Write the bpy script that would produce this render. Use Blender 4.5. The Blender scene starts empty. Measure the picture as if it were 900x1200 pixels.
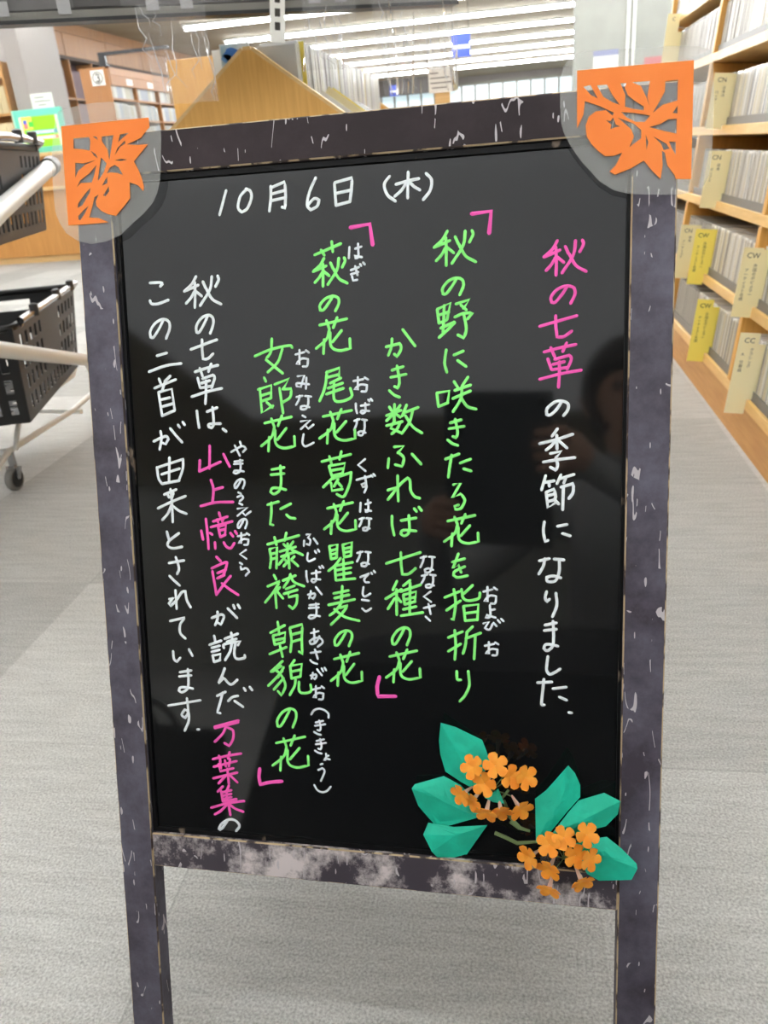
import bpy, bmesh, math, random
from mathutils import Vector, Matrix
random.seed(7)
S = bpy.context.scene
COL = S.collection

# ------------------------------------------------------------------ camera
RX = ((0.98679204, -0.00993948, -0.16168699), (0.14267367, -0.4193735, 0.89653226), (-0.07671831, -0.90775937, -0.41241632))
CAM = Vector((0, 0, 0.8))
cam_data = bpy.data.cameras.new('camera')
cam = bpy.data.objects.new('camera', cam_data)
COL.objects.link(cam)
cam.matrix_world = Matrix(((RX[0][0], -RX[0][1], -RX[0][2], CAM.x), (RX[1][0], -RX[1][1], -RX[1][2], CAM.y),
                           (RX[2][0], -RX[2][1], -RX[2][2], CAM.z), (0, 0, 0, 1)))
cam_data.sensor_fit = 'VERTICAL'
cam_data.sensor_height = 36
cam_data.lens = 27.9
cam_data.clip_start = 0.002
cam_data.clip_end = 100
cam_data.dof.use_dof = True
cam_data.dof.focus_distance = 0.64
cam_data.dof.aperture_fstop = 13
S.camera = cam

# ------------------------------------------------------------------ world, lamps, exposure
LAMP = 15.0
FILL_GLOW = 0.225
FILL_ROWS = [-8.45, -6.7, -4.95, -3.2]     # added front-fill lamps behind the viewer, cut short of the panel's reflection
LAMP_ROWS = [-1.75 + 1.75 * k for k in range(15)]
world = bpy.data.worlds.new('world')
S.world = world
world.use_nodes = True
world.node_tree.nodes['Background'].inputs[0].default_value = (0.8, 0.85, 0.9, 1)
world.node_tree.nodes['Background'].inputs[1].default_value = 0.5
S.view_settings.view_transform = 'Standard'
S.view_settings.look = 'None'
S.view_settings.gamma = 1
S.view_settings.exposure = 1.4
S.view_settings.use_curve_mapping = False

# ------------------------------------------------------------------ helpers
def srgb(r, g, b):
    f = lambda c: (c / 255 / 12.92) if c / 255 <= 0.04045 else ((c / 255 + 0.055) / 1.055) ** 2.4
    return (f(r), f(g), f(b), 1)

def mat(name, col, rough=0.5, metal=0.0, var=None, scale=30, stretch=(1, 1, 1), lo=0.4, hi=0.6, bump=0, bscale=None,
        emit=0, alpha=1, trans=0, spec=0.5, detail=4, per_object=None, coat=0, sss=0):
    m = bpy.data.materials.new(name)
    m.use_nodes = True
    nt = m.node_tree
    n, l = nt.nodes, nt.links
    b = n['Principled BSDF']
    b.inputs['Base Color'].default_value = col
    b.inputs['Roughness'].default_value = rough
    b.inputs['Metallic'].default_value = metal
    b.inputs['Alpha'].default_value = alpha
    b.inputs['Transmission Weight'].default_value = trans
    b.inputs['Specular IOR Level'].default_value = spec
    b.inputs['Coat Weight'].default_value = coat
    b.inputs['Coat Roughness'].default_value = 0.05
    if emit:
        b.inputs['Emission Color'].default_value = col
        b.inputs['Emission Strength'].default_value = emit
    tc = n.new('ShaderNodeTexCoord')
    mp = n.new('ShaderNodeMapping')
    mp.inputs['Scale'].default_value = stretch
    l.new(tc.outputs['Object'], mp.inputs[0])
    out = None
    if var is not None:
        nz = n.new('ShaderNodeTexNoise')
        nz.inputs['Scale'].default_value = scale
        nz.inputs['Detail'].default_value = detail
        l.new(mp.outputs[0], nz.inputs['Vector'])
        cr = n.new('ShaderNodeValToRGB')
        cr.color_ramp.elements[0].position = lo
        cr.color_ramp.elements[1].position = hi
        cr.color_ramp.elements[0].color = col
        cr.color_ramp.elements[1].color = var
        l.new(nz.outputs['Fac'], cr.inputs[0])
        out = cr.outputs[0]
        if emit:
            l.new(out, b.inputs['Emission Color'])
    if per_object:
        oi = n.new('ShaderNodeObjectInfo')
        r2 = n.new('ShaderNodeValToRGB')
        r2.color_ramp.interpolation = 'CONSTANT'
        els = r2.color_ramp.elements
        for k, c in enumerate(per_object):
            e = els[k] if k < 2 else els.new(k / len(per_object))
            e.position = k / len(per_object)
            e.color = c
        l.new(oi.outputs['Random'], r2.inputs[0])
        if out is None:
            out = r2.outputs[0]
        else:
            mx = n.new('ShaderNodeMix')
            mx.data_type = 'RGBA'
            mx.blend_type = 'MULTIPLY'
            mx.inputs[0].default_value = 1
            l.new(out, mx.inputs[6])
            l.new(r2.outputs[0], mx.inputs[7])
            out = mx.outputs[2]
    if out is not None:
        l.new(out, b.inputs['Base Color'])
    if bump:
        nb = n.new('ShaderNodeTexNoise')
        nb.inputs['Scale'].default_value = bscale or scale
        nb.inputs['Detail'].default_value = 3
        l.new(mp.outputs[0], nb.inputs['Vector'])
        bp = n.new('ShaderNodeBump')
        bp.inputs['Strength'].default_value = bump
        bp.inputs['Distance'].default_value = 0.002
        l.new(nb.outputs['Fac'], bp.inputs['Height'])
        l.new(bp.outputs[0], b.inputs['Normal'])
    return m

def film(name, tint, clear, gloss_rough=0.08, gloss=0.25, white=0.1):
    """thin plastic film: mostly see-through, a little milky, shiny"""
    m = bpy.data.materials.new(name)
    m.use_nodes = True
    nt = m.node_tree
    n, l = nt.nodes, nt.links
    n.remove(n['Principled BSDF'])
    tr = n.new('ShaderNodeBsdfTransparent')
    tr.inputs[0].default_value = (clear, clear, clear, 1)
    df = n.new('ShaderNodeBsdfDiffuse')
    df.inputs[0].default_value = tint
    gl = n.new('ShaderNodeBsdfGlossy')
    gl.inputs['Roughness'].default_value = gloss_rough
    gl.inputs[0].default_value = (1, 1, 1, 1)
    m1 = n.new('ShaderNodeMixShader')
    m1.inputs[0].default_value = white
    l.new(tr.outputs[0], m1.inputs[1])
    l.new(df.outputs[0], m1.inputs[2])
    lw = n.new('ShaderNodeLayerWeight')
    lw.inputs[0].default_value = gloss
    m2 = n.new('ShaderNodeMixShader')
    l.new(lw.outputs['Fresnel'], m2.inputs[0])
    l.new(m1.outputs[0], m2.inputs[1])
    l.new(gl.outputs[0], m2.inputs[2])
    l.new(m2.outputs[0], n['Material Output'].inputs[0])
    return m

class MB:
    def __init__(s):
        s.v, s.f, s.mi = [], [], []
    def add(s, vs, fs, mi=0):
        o = len(s.v)
        s.v += [Vector(v) for v in vs]
        s.f += [[i + o for i in f] for f in fs]
        s.mi += [mi] * len(fs)
    def box(s, a, b, mi=0, M=None):
        (x0, y0, z0), (x1, y1, z1) = a, b
        vs = [Vector(p) for p in ((x0, y0, z0), (x1, y0, z0), (x1, y1, z0), (x0, y1, z0), (x0, y0, z1), (x1, y0, z1), (x1, y1, z1), (x0, y1, z1))]
        if M is not None:
            vs = [M @ v for v in vs]
        s.add(vs, [(0, 3, 2, 1), (4, 5, 6, 7), (0, 1, 5, 4), (1, 2, 6, 5), (2, 3, 7, 6), (3, 0, 4, 7)], mi)
    def cbox(s, a, b, c, mi=0, cmi=None, M=None):
        """box with chamfered edges (chamfer faces may carry another material slot)"""
        bm = bmesh.new()
        (x0, y0, z0), (x1, y1, z1) = a, b
        bmesh.ops.create_cube(bm, size=1)
        for v in bm.verts:
            v.co = Vector(((x0 + x1) / 2 + v.co.x * (x1 - x0), (y0 + y1) / 2 + v.co.y * (y1 - y0), (z0 + z1) / 2 + v.co.z * (z1 - z0)))
        big = set(bm.faces)
        r = bmesh.ops.bevel(bm, geom=bm.edges[:], offset=c, segments=1, affect='EDGES')
        new = set(r['faces'])
        bm.verts.index_update()
        vs = [M @ v.co if M is not None else v.co.copy() for v in bm.verts]
        o = len(s.v)
        s.v += vs
        for f in bm.faces:
            s.f.append([v.index + o for v in f.verts])
            s.mi.append((cmi if cmi is not None else mi) if f in new else mi)
        bm.free()
    def tube(s, pts, r, n=10, mi=0, closed=False, flat=None, caps=True):
        pts = [Vector(p) for p in pts]
        k = len(pts)
        rad = r if isinstance(r, (list, tuple)) else [r] * k
        rings = []
        up = None
        for i, p in enumerate(pts):
            a = pts[(i - 1) % k] if (i > 0 or closed) else p
            b = pts[(i + 1) % k] if (i < k - 1 or closed) else p
            t = (b - a)
            t = t.normalized() if t.length > 1e-9 else Vector((0, 0, 1))
            if flat is not None:
                w = Vector(flat)
            else:
                if up is None:
                    up = Vector((0, 0, 1)) if abs(t.z) < 0.9 else Vector((1, 0, 0))
                w = (up - t * up.dot(t)).normalized()
                up = w
            x = t.cross(w).normalized()
            q = 0.25 if flat is not None else 1
            rings.append([p + x * (math.cos(2 * math.pi * j / n) * rad[i]) + w * (math.sin(2 * math.pi * j / n) * rad[i] * q) for j in range(n)])
        o = len(s.v)
        for rg in rings:
            s.v += rg
        m = k if closed else k - 1
        for i in range(m):
            for j in range(n):
                a, b = i * n + j, i * n + (j + 1) % n
                c, d = ((i + 1) % k) * n + (j + 1) % n, ((i + 1) % k) * n + j
                s.f.append([o + a, o + b, o + c, o + d])
                s.mi.append(mi)
        if not closed and caps:
            s.f.append([o + j for j in reversed(range(n))])
            s.f.append([o + (k - 1) * n + j for j in range(n)])
            s.mi += [mi, mi]
    def lathe(s, c, axis, prof, n=20, mi=0):
        """prof: (distance along axis, radius) pairs"""
        c, ax = Vector(c), Vector(axis).normalized()
        x = ax.orthogonal().normalized()
        y = ax.cross(x)
        o = len(s.v)
        for h, r in prof:
            for j in range(n):
                t = 2 * math.pi * j / n
                s.v.append(c + ax * h + (x * math.cos(t) + y * math.sin(t)) * max(r, 1e-5))
        for i in range(len(prof) - 1):
            for j in range(n):
                s.f.append([o + i * n + j, o + i * n + (j + 1) % n, o + (i + 1) * n + (j + 1) % n, o + (i + 1) * n + j])
                s.mi.append(mi)
        s.f.append([o + j for j in reversed(range(n))])
        s.f.append([o + (len(prof) - 1) * n + j for j in range(n)])
        s.mi += [mi, mi]
    def prism(s, poly, h0, h1, fn, mi=0):
        """polygon (2D) extruded between h0 and h1; fn(x, y, h) gives the 3D point"""
        n = len(poly)
        vs = [fn(x, y, h0) for x, y in poly] + [fn(x, y, h1) for x, y in poly]
        s.add(vs, [list(reversed(range(n))), list(range(n, 2 * n))] + [(i, (i + 1) % n, (i + 1) % n + n, i + n) for i in range(n)], mi)
    def build(s, name, mats, parent=None, smooth=False, fix=True):
        me = bpy.data.meshes.new(name)
        me.from_pydata([tuple(v) for v in s.v], [], s.f)
        for m in (mats if isinstance(mats, (list, tuple)) else [mats]):
            me.materials.append(m)
        for p, i in zip(me.polygons, s.mi):
            p.material_index = i
            p.use_smooth = smooth
        if fix:
            bm = bmesh.new()
            bm.from_mesh(me)
            bmesh.ops.recalc_face_normals(bm, faces=bm.faces[:])
            bm.to_mesh(me)
            bm.free()
        if smooth:
            try:
                me.set_sharp_from_angle(angle=math.radians(40))
            except Exception:
                pass
        o = bpy.data.objects.new(name, me)
        COL.objects.link(o)
        if parent is not None:
            o.parent = parent
        return o

def thing(name, label, cat, M=None, group=None):
    o = bpy.data.objects.new(name, None)
    COL.objects.link(o)
    o.empty_display_size = 0.05
    if M is not None:
        o.matrix_world = M if isinstance(M, Matrix) else Matrix.Translation(M)
    return tag(o, label, cat, group)

def tag(o, label, cat, group=None):
    o['label'] = label
    o['category'] = cat
    if group:
        o['group'] = group
    return o

def struct(o):
    o['kind'] = 'structure'
    return o

def copy_thing(root, M):
    r = root.copy()
    COL.objects.link(r)
    r.matrix_world = M
    for ch in root.children:
        c = ch.copy()
        COL.objects.link(c)
        c.parent = r
        for g in ch.children:
            d = g.copy()
            COL.objects.link(d)
            d.parent = c
    return r

def filled(name, outer, holes, h0, h1, fn, m, parent):
    """flat sheet cut to an outline with holes, given real thickness"""
    cu = bpy.data.curves.new(name, 'CURVE')
    cu.dimensions = '2D'
    cu.fill_mode = 'BOTH'
    for poly in [outer] + holes:
        sp = cu.splines.new('POLY')
        sp.points.add(len(poly) - 1)
        for p, (x, y) in zip(sp.points, poly):
            p.co = (x, y, 0, 1)
        sp.use_cyclic_u = True
    tmp = bpy.data.objects.new('tmp', cu)
    COL.objects.link(tmp)
    dg = bpy.context.evaluated_depsgraph_get()
    me = bpy.data.meshes.new_from_object(tmp.evaluated_get(dg))
    bpy.data.objects.remove(tmp)
    bm = bmesh.new()
    bm.from_mesh(me)
    bmesh.ops.remove_doubles(bm, verts=bm.verts[:], dist=1e-6)
    r = bmesh.ops.extrude_face_region(bm, geom=bm.faces[:])
    top = {v for v in r['geom'] if isinstance(v, bmesh.types.BMVert)}
    for v in bm.verts:
        v.co = fn(v.co.x, v.co.y, h1 if v in top else h0)
    bmesh.ops.recalc_face_normals(bm, faces=bm.faces[:])
    me.clear_geometry()
    bm.to_mesh(me)
    bm.free()
    me.materials.clear()
    me.materials.append(m)
    for p in me.polygons:
        p.use_smooth = False
    me.name = name
    o = bpy.data.objects.new(name, me)
    COL.objects.link(o)
    o.parent = parent
    return o

def text_mesh(name, body, size, M, m, parent, align='CENTER', spacing=1.0):
    cu = bpy.data.curves.new(name, 'FONT')
    cu.body = body
    cu.size = size
    cu.align_x = align
    cu.align_y = 'CENTER'
    cu.space_line = spacing
    cu.extrude = 0.0001
    cu.resolution_u = 2
    tmp = bpy.data.objects.new('tmp', cu)
    COL.objects.link(tmp)
    dg = bpy.context.evaluated_depsgraph_get()
    me = bpy.data.meshes.new_from_object(tmp.evaluated_get(dg))
    bpy.data.objects.remove(tmp)
    me.transform(M)
    me.materials.clear()
    me.materials.append(m)
    me.name = name
    o = bpy.data.objects.new(name, me)
    COL.objects.link(o)
    o.parent = parent
    return o

def lattice(mb, corners, us, vs, solid, mi=0):
    """wall patch between four corners (p00, p10, p11, p01) cut in cells; solid(i, j) keeps a cell"""
    p00, p10, p11, p01 = [Vector(c) for c in corners]
    P = lambda u, v: (p00 * (1 - u) + p10 * u) * (1 - v) + (p01 * (1 - u) + p11 * u) * v
    idx = {}
    o = len(mb.v)
    for i in range(len(us) - 1):
        for j in range(len(vs) - 1):
            if solid(i, j):
                q = []
                for a, b in ((i, j), (i + 1, j), (i + 1, j + 1), (i, j + 1)):
                    if (a, b) not in idx:
                        idx[(a, b)] = len(mb.v)
                        mb.v.append(P(us[a], vs[b]))
                    q.append(idx[(a, b)])
                mb.f.append(q)
                mb.mi.append(mi)

def solidify(o, t, off=0):
    md = o.modifiers.new('thickness', 'SOLIDIFY')
    md.thickness = t
    md.offset = off
    return o
WRITING = {
    'date|white': """1299,496 1235,674;1470,497 1455,509 1440,520 1426,532 1414,546 1405,566 1397,589 1392,612 1391,630 1395,643 1402,651 1411,658 1420,666 1432,661 1445,656 1457,650 1468,640 1479,623 1490,603 1499,582 1504,563 1506,548 1505,535 1502,524 1497,514 1491,507 1482,503 1472,499 1463,495;1665,490 1665,514 1664,538 1663,561 1661,585 1658,607 1654,629 1650,651 1646,673;1665,501 1779,465 1780,492 1781,519 1782,546 1782,572 1780,595 1778,617 1776,638 1773,660 1749,650;1670,547 1774,529;1663,597 1777,582;2027,453 2013,479 1998,504 1985,529 1974,554 1965,579 1958,604 1954,627 1952,646 1955,660 1962,670 1971,677 1978,686 1992,681 2007,675 2020,670 2031,662 2038,653 2042,641 2045,629 2048,617 2039,613 2030,607 2021,604 2010,604 1999,611 1986,622 1972,635 1959,647;2173,506 2180,666;2176,499 2312,474 2310,498 2308,521 2305,544 2303,566 2300,588 2296,608 2293,628 2289,648;2180,579 2298,564;2180,666 2289,646;2601,485 2589,498 2576,511 2565,524 2559,539 2559,558 2563,578 2571,599 2581,617 2593,631 2609,643 2625,654 2641,666;2648,546 2671,541 2695,536 2719,532 2741,528 2762,525 2782,522 2801,520 2821,518;2742,465 2741,488 2740,511 2739,533 2738,556 2737,580 2736,603 2735,626 2735,650;2730,535 2720,549 2711,563 2701,577 2690,590 2678,601 2665,611 2651,621 2637,631;2747,533 2756,542 2765,552 2774,561 2783,570 2794,578 2805,585 2817,592 2828,599;2877,485 2888,496 2900,507 2910,519 2917,533 2918,550 2917,570 2912,590 2905,609 2895,625 2881,640 2867,655 2853,670""",
    'heading|pink': """3835,1024 3827,1038 3820,1053 3811,1068 3801,1082 3787,1095 3772,1108 3756,1121 3740,1134;3740,1134 3755,1129 3771,1123 3786,1118 3801,1112 3815,1107 3828,1101 3841,1096 3854,1091;3825,1068 3826,1091 3827,1114 3828,1138 3829,1162 3829,1188 3829,1214 3828,1241 3828,1268;3821,1143 3815,1155 3808,1167 3801,1179 3794,1190 3785,1201 3776,1211 3766,1221 3756,1231;3835,1140 3882,1180;3892,1068 3915,1119;3964,1031 3962,1056 3961,1080 3958,1104 3950,1131 3935,1160 3915,1191 3892,1223 3871,1255;3920,1122 3932,1144 3943,1167 3955,1189 3969,1207 3986,1221 4004,1232 4023,1242 4042,1252;4012,1030 4015,1037 4018,1044 4021,1051 4020,1060 4016,1071 4010,1084 4002,1098 3995,1111;3910,1348 3902,1361 3894,1373 3886,1386 3877,1400 3865,1415 3851,1432 3838,1448 3826,1459 3818,1463 3810,1464 3804,1462 3797,1462 3795,1451 3792,1441 3791,1430 3794,1419 3802,1406 3813,1392 3827,1378 3841,1368 3857,1360 3874,1353 3891,1349 3907,1348 3921,1349 3935,1353 3947,1358 3956,1365 3961,1375 3964,1386 3965,1398 3964,1411 3959,1426 3951,1442 3942,1458 3934,1474;3711,1631 3747,1622 3782,1613 3816,1605 3850,1596 3884,1588 3916,1580 3948,1573 3980,1565;3827,1558 3827,1578 3828,1597 3828,1616 3829,1636 3831,1655 3834,1674 3836,1694 3839,1713 3852,1714 3864,1714 3877,1714 3890,1711 3903,1704 3916,1694 3930,1684 3943,1674;3744,1819 3773,1812 3802,1805 3831,1798 3860,1792 3889,1786 3917,1782 3946,1777 3975,1772;3793,1789 3822,1856;3907,1759 3880,1820;3772,1870 3799,1949;3822,1876 3930,1848 3934,1855 3939,1862 3942,1869 3942,1880 3938,1895 3930,1914 3921,1933 3912,1952;3809,1912 3893,1894;3802,1951 3912,1938;3713,2019 3753,2009 3792,2000 3831,1990 3869,1982 3906,1976 3943,1970 3979,1965 4015,1960;3856,1893 3856,1916 3857,1940 3857,1963 3857,1987 3856,2010 3854,2034 3853,2057 3851,2081""",
    'season|white': """3878,2184 3868,2200 3858,2217 3847,2233 3837,2247 3826,2259 3814,2270 3803,2279 3793,2285 3785,2287 3778,2286 3772,2284 3765,2282 3765,2271 3764,2260 3765,2248 3769,2237 3779,2225 3793,2212 3809,2200 3824,2191 3838,2186 3852,2183 3866,2183 3878,2184 3891,2187 3903,2191 3913,2197 3921,2204 3924,2213 3925,2225 3924,2237 3921,2248 3916,2259 3908,2270 3899,2281 3890,2292;3846,2390 3807,2444;3715,2500 3747,2493 3779,2486 3811,2478 3842,2470 3871,2461 3901,2451 3930,2441 3959,2432;3841,2438 3844,2542;3834,2478 3826,2488 3818,2498 3809,2508 3801,2518 3792,2526 3782,2534 3773,2542 3763,2549;3849,2473 3917,2535;3795,2575 3877,2560 3835,2608;3743,2640 3772,2635 3801,2630 3829,2625 3858,2621 3888,2617 3917,2614 3947,2611 3976,2608;3835,2608 3839,2622 3844,2637 3848,2650 3849,2663 3848,2674 3845,2684 3841,2694 3837,2703 3796,2679;3761,2744 3731,2852;3749,2796 3825,2783;3785,2790 3789,2824;3874,2738 3846,2804;3861,2769 3970,2735;3910,2762 3896,2800;3765,2870 3826,2845 3829,2865 3834,2885 3836,2904 3833,2918 3823,2928 3809,2934 3792,2938 3776,2943;3769,2898 3828,2884;3765,2870 3779,2988 3842,2946;3826,2925 3859,2960;3876,2831 3967,2804 3967,2822 3967,2840 3967,2857 3964,2873 3959,2886 3951,2897 3943,2908 3935,2918;3893,2828 3890,3004;3753,3098 3751,3116 3748,3134 3746,3153 3746,3172 3748,3191 3752,3211 3756,3231 3760,3251 3781,3242;3852,3132 3923,3117;3890,3188 3947,3205;3716,3403 3792,3384;3758,3385 3756,3399 3754,3413 3752,3427 3748,3442 3741,3458 3732,3474 3723,3491 3713,3507;3828,3387 3902,3393;3867,3404 3868,3426 3869,3448 3869,3470 3866,3490 3862,3510 3856,3529 3848,3546 3838,3559 3824,3565 3807,3567 3791,3566 3779,3564 3774,3558 3773,3550 3773,3540 3772,3531 3784,3528 3796,3524 3807,3521 3820,3520 3835,3521 3850,3525 3865,3530 3880,3534;3773,3645 3770,3656 3767,3668 3764,3679 3763,3690 3764,3700 3767,3709 3770,3717 3773,3726 3796,3704;3844,3656 3846,3679 3850,3704 3852,3727 3851,3751 3846,3774 3838,3797 3828,3820 3819,3843;3762,3912 3849,3891;3757,3956 3849,3942;3823,3879 3825,3909 3827,3940 3828,3970 3829,3997 3828,4021 3828,4044 3825,4063 3821,4080 3813,4094 3802,4105 3791,4114 3781,4118 3773,4118 3767,4113 3761,4106 3755,4101 3757,4092 3759,4083 3763,4075 3768,4069 3778,4066 3790,4065 3803,4066 3815,4067 3827,4069 3839,4072 3851,4075 3862,4078;3786,4164 3783,4191 3779,4219 3777,4245 3776,4266 3779,4282 3785,4294 3792,4303 3799,4308 3808,4308 3818,4304 3829,4297 3840,4291 3850,4285 3860,4277 3871,4269 3881,4261;3707,4381 3817,4370;3756,4351 3753,4385 3750,4420 3747,4453 3744,4482 3742,4506 3740,4527 3739,4544 3739,4557 3743,4563 3748,4564 3755,4562 3761,4561;3826,4425 3928,4407;3876,4490 3932,4513;3950,4613 3971,4615""",
    'poem_a_open|pinkb': """3214,795 3356,786 3341,940""",
    'poem_a|green': """3031,907 3022,922 3014,937 3005,952 2994,966 2980,980 2964,993 2947,1006 2930,1020;2930,1020 2946,1014 2962,1008 2978,1003 2994,997 3008,992 3022,986 3035,981 3049,976;3019,952 3020,976 3021,999 3021,1023 3022,1048 3021,1074 3020,1101 3020,1129 3019,1156;3014,1029 3007,1041 3000,1054 2993,1066 2985,1077 2976,1088 2965,1098 2955,1108 2945,1118;3028,1025 3077,1067;3089,952 3112,1004;3164,915 3162,940 3160,964 3157,990 3148,1017 3131,1047 3110,1078 3086,1111 3063,1143;3116,1007 3128,1030 3140,1054 3152,1076 3166,1095 3183,1109 3202,1120 3221,1130 3241,1141;3214,914 3217,921 3220,928 3222,935 3222,945 3217,956 3210,969 3202,983 3195,997;3099,1251 3091,1263 3084,1276 3076,1289 3067,1302 3056,1317 3043,1334 3031,1349 3020,1360 3012,1364 3005,1365 2999,1364 2993,1363 2992,1353 2989,1342 2988,1332 2991,1321 2998,1308 3009,1294 3022,1281 3035,1270 3050,1262 3065,1256 3081,1252 3096,1251 3109,1252 3122,1255 3132,1261 3140,1268 3146,1277 3148,1288 3149,1300 3147,1313 3142,1327 3135,1343 3127,1359 3119,1375;2948,1477 2960,1578;2948,1474 3049,1431 3022,1553;2967,1516 3036,1497;2960,1578 3019,1556;3001,1448 2990,1650;2973,1615 3077,1574;2959,1684 2973,1673 2986,1662 3000,1651 3015,1638 3031,1624 3047,1609 3064,1593 3080,1578;3091,1441 3194,1413 3146,1475;3127,1451 3168,1487;3081,1537 3096,1531 3111,1524 3126,1518 3142,1514 3160,1512 3178,1511 3196,1510 3215,1509 3177,1555;3150,1527 3155,1552 3161,1578 3165,1603 3167,1625 3165,1645 3161,1662 3155,1679 3150,1696 3102,1670;3013,1778 3009,1803 3004,1828 3001,1852 2999,1874 3001,1894 3006,1912 3011,1929 3016,1947;3072,1820 3143,1791;3099,1861 3163,1908;2937,2102 2948,2206;2937,2102 3033,2088 3019,2178;2948,2206 3022,2178;3070,2018 3097,2062;3177,1988 3130,2055;3076,2085 3196,2048;3059,2147 3196,2092;3131,2058 3130,2081 3129,2104 3127,2128 3121,2151 3109,2175 3094,2199 3077,2223 3061,2247;3118,2132 3130,2152 3142,2174 3155,2193 3169,2209 3185,2218 3202,2223 3220,2227 3237,2231;3037,2332 3123,2310;3028,2377 3145,2360;3077,2305 3082,2330 3087,2357 3092,2382 3094,2403 3093,2418 3090,2428 3086,2437 3082,2447 3056,2437;3016,2463 3026,2470 3035,2479 3045,2486 3055,2493 3065,2497 3075,2500 3085,2503 3095,2506;2998,2612 3104,2572;3046,2580 3042,2603 3038,2625 3034,2647 3031,2669 3027,2690 3025,2711 3022,2731 3019,2752;3112,2643 3193,2613;3138,2687 3196,2705;3058,2811 3114,2797 3048,2914 3114,2882 3123,2894 3133,2906 3141,2919 3145,2932 3143,2947 3136,2964 3127,2980 3118,2993 3108,3000 3097,3003 3085,3005 3073,3007 3065,2980 3095,2971;3010,3098 3224,3051;3064,3065 3087,3124;3148,3043 3117,3115;3087,3129 3082,3146 3078,3163 3073,3180 3063,3196 3046,3213 3026,3229 3003,3245 2981,3261;3045,3197 3038,3296;3183,3132 3111,3214;3094,3147 3093,3172 3092,3198 3093,3222 3098,3241 3109,3255 3124,3264 3141,3270 3160,3273 3181,3273 3203,3268 3226,3263 3249,3258 3246,3189;3043,3424 3141,3395;3092,3357 3047,3475 3091,3445 3112,3505;3141,3459 3121,3468 3099,3478 3080,3488 3065,3497 3057,3505 3054,3514 3053,3522 3051,3530 3059,3535 3066,3541 3075,3546 3086,3548 3102,3546 3122,3542 3142,3536 3162,3531;2980,3712 3096,3661;3053,3644 3057,3671 3062,3697 3065,3725 3066,3754 3064,3787 3059,3823 3053,3859 3047,3894 3033,3886;2993,3816 3106,3735;3202,3607 3130,3679;3114,3642 3116,3660 3118,3678 3120,3695 3125,3709 3132,3719 3141,3726 3152,3731 3166,3733 3185,3732 3208,3727 3230,3721 3247,3713 3255,3703 3257,3691 3258,3679 3259,3667;3129,3782 3141,3897;3129,3779 3246,3761 3237,3888;3138,3838 3241,3820;3141,3897 3237,3885;3005,4040 3119,3987;3057,3978 3059,4011 3061,4045 3063,4078 3063,4109 3062,4138 3060,4165 3057,4192 3055,4219;3004,4153 3103,4089;3200,3943 3151,3993;3155,3990 3151,4020 3147,4051 3144,4081 3139,4106 3135,4125 3130,4140 3126,4153 3121,4167;3145,4042 3263,3993;3220,4013 3219,4035 3218,4057 3217,4080 3216,4103 3214,4128 3213,4155 3211,4182 3209,4208;3070,4316 3070,4334 3070,4353 3071,4370 3073,4383 3078,4388 3086,4389 3093,4387 3101,4387;3162,4312 3165,4341 3168,4371 3171,4399 3170,4426 3165,4450 3156,4473 3146,4494 3136,4513 3126,4529 3115,4542 3103,4554 3092,4567""",
    'poem_a_furigana|thin': """3286,3657 3357,3637;3318,3619 3318,3737 3291,3730 3302,3719 3313,3706 3324,3696 3336,3688 3348,3686 3360,3687 3373,3689 3385,3691 3384,3706 3384,3721 3382,3736 3378,3746 3372,3751 3363,3751 3354,3751 3344,3751;3368,3622 3393,3639;3336,3765 3337,3789 3340,3814 3341,3837 3339,3854 3333,3863 3323,3866 3313,3867 3303,3870 3310,3844 3380,3864;3339,3806 3375,3797;3285,3915 3328,3898 3295,3955 3306,3958 3316,3962 3326,3964 3335,3961 3342,3951 3349,3937 3355,3920 3362,3905 3388,3933;3397,3883 3415,3903;3424,3873 3442,3891;3295,4097 3367,4079;3327,4065 3327,4162 3300,4157 3311,4147 3322,4137 3333,4128 3345,4122 3357,4119 3370,4120 3382,4122 3395,4123 3394,4135 3393,4148 3392,4160 3388,4168 3381,4172 3372,4173 3363,4172 3354,4172;3377,4066 3402,4081""",
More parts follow.
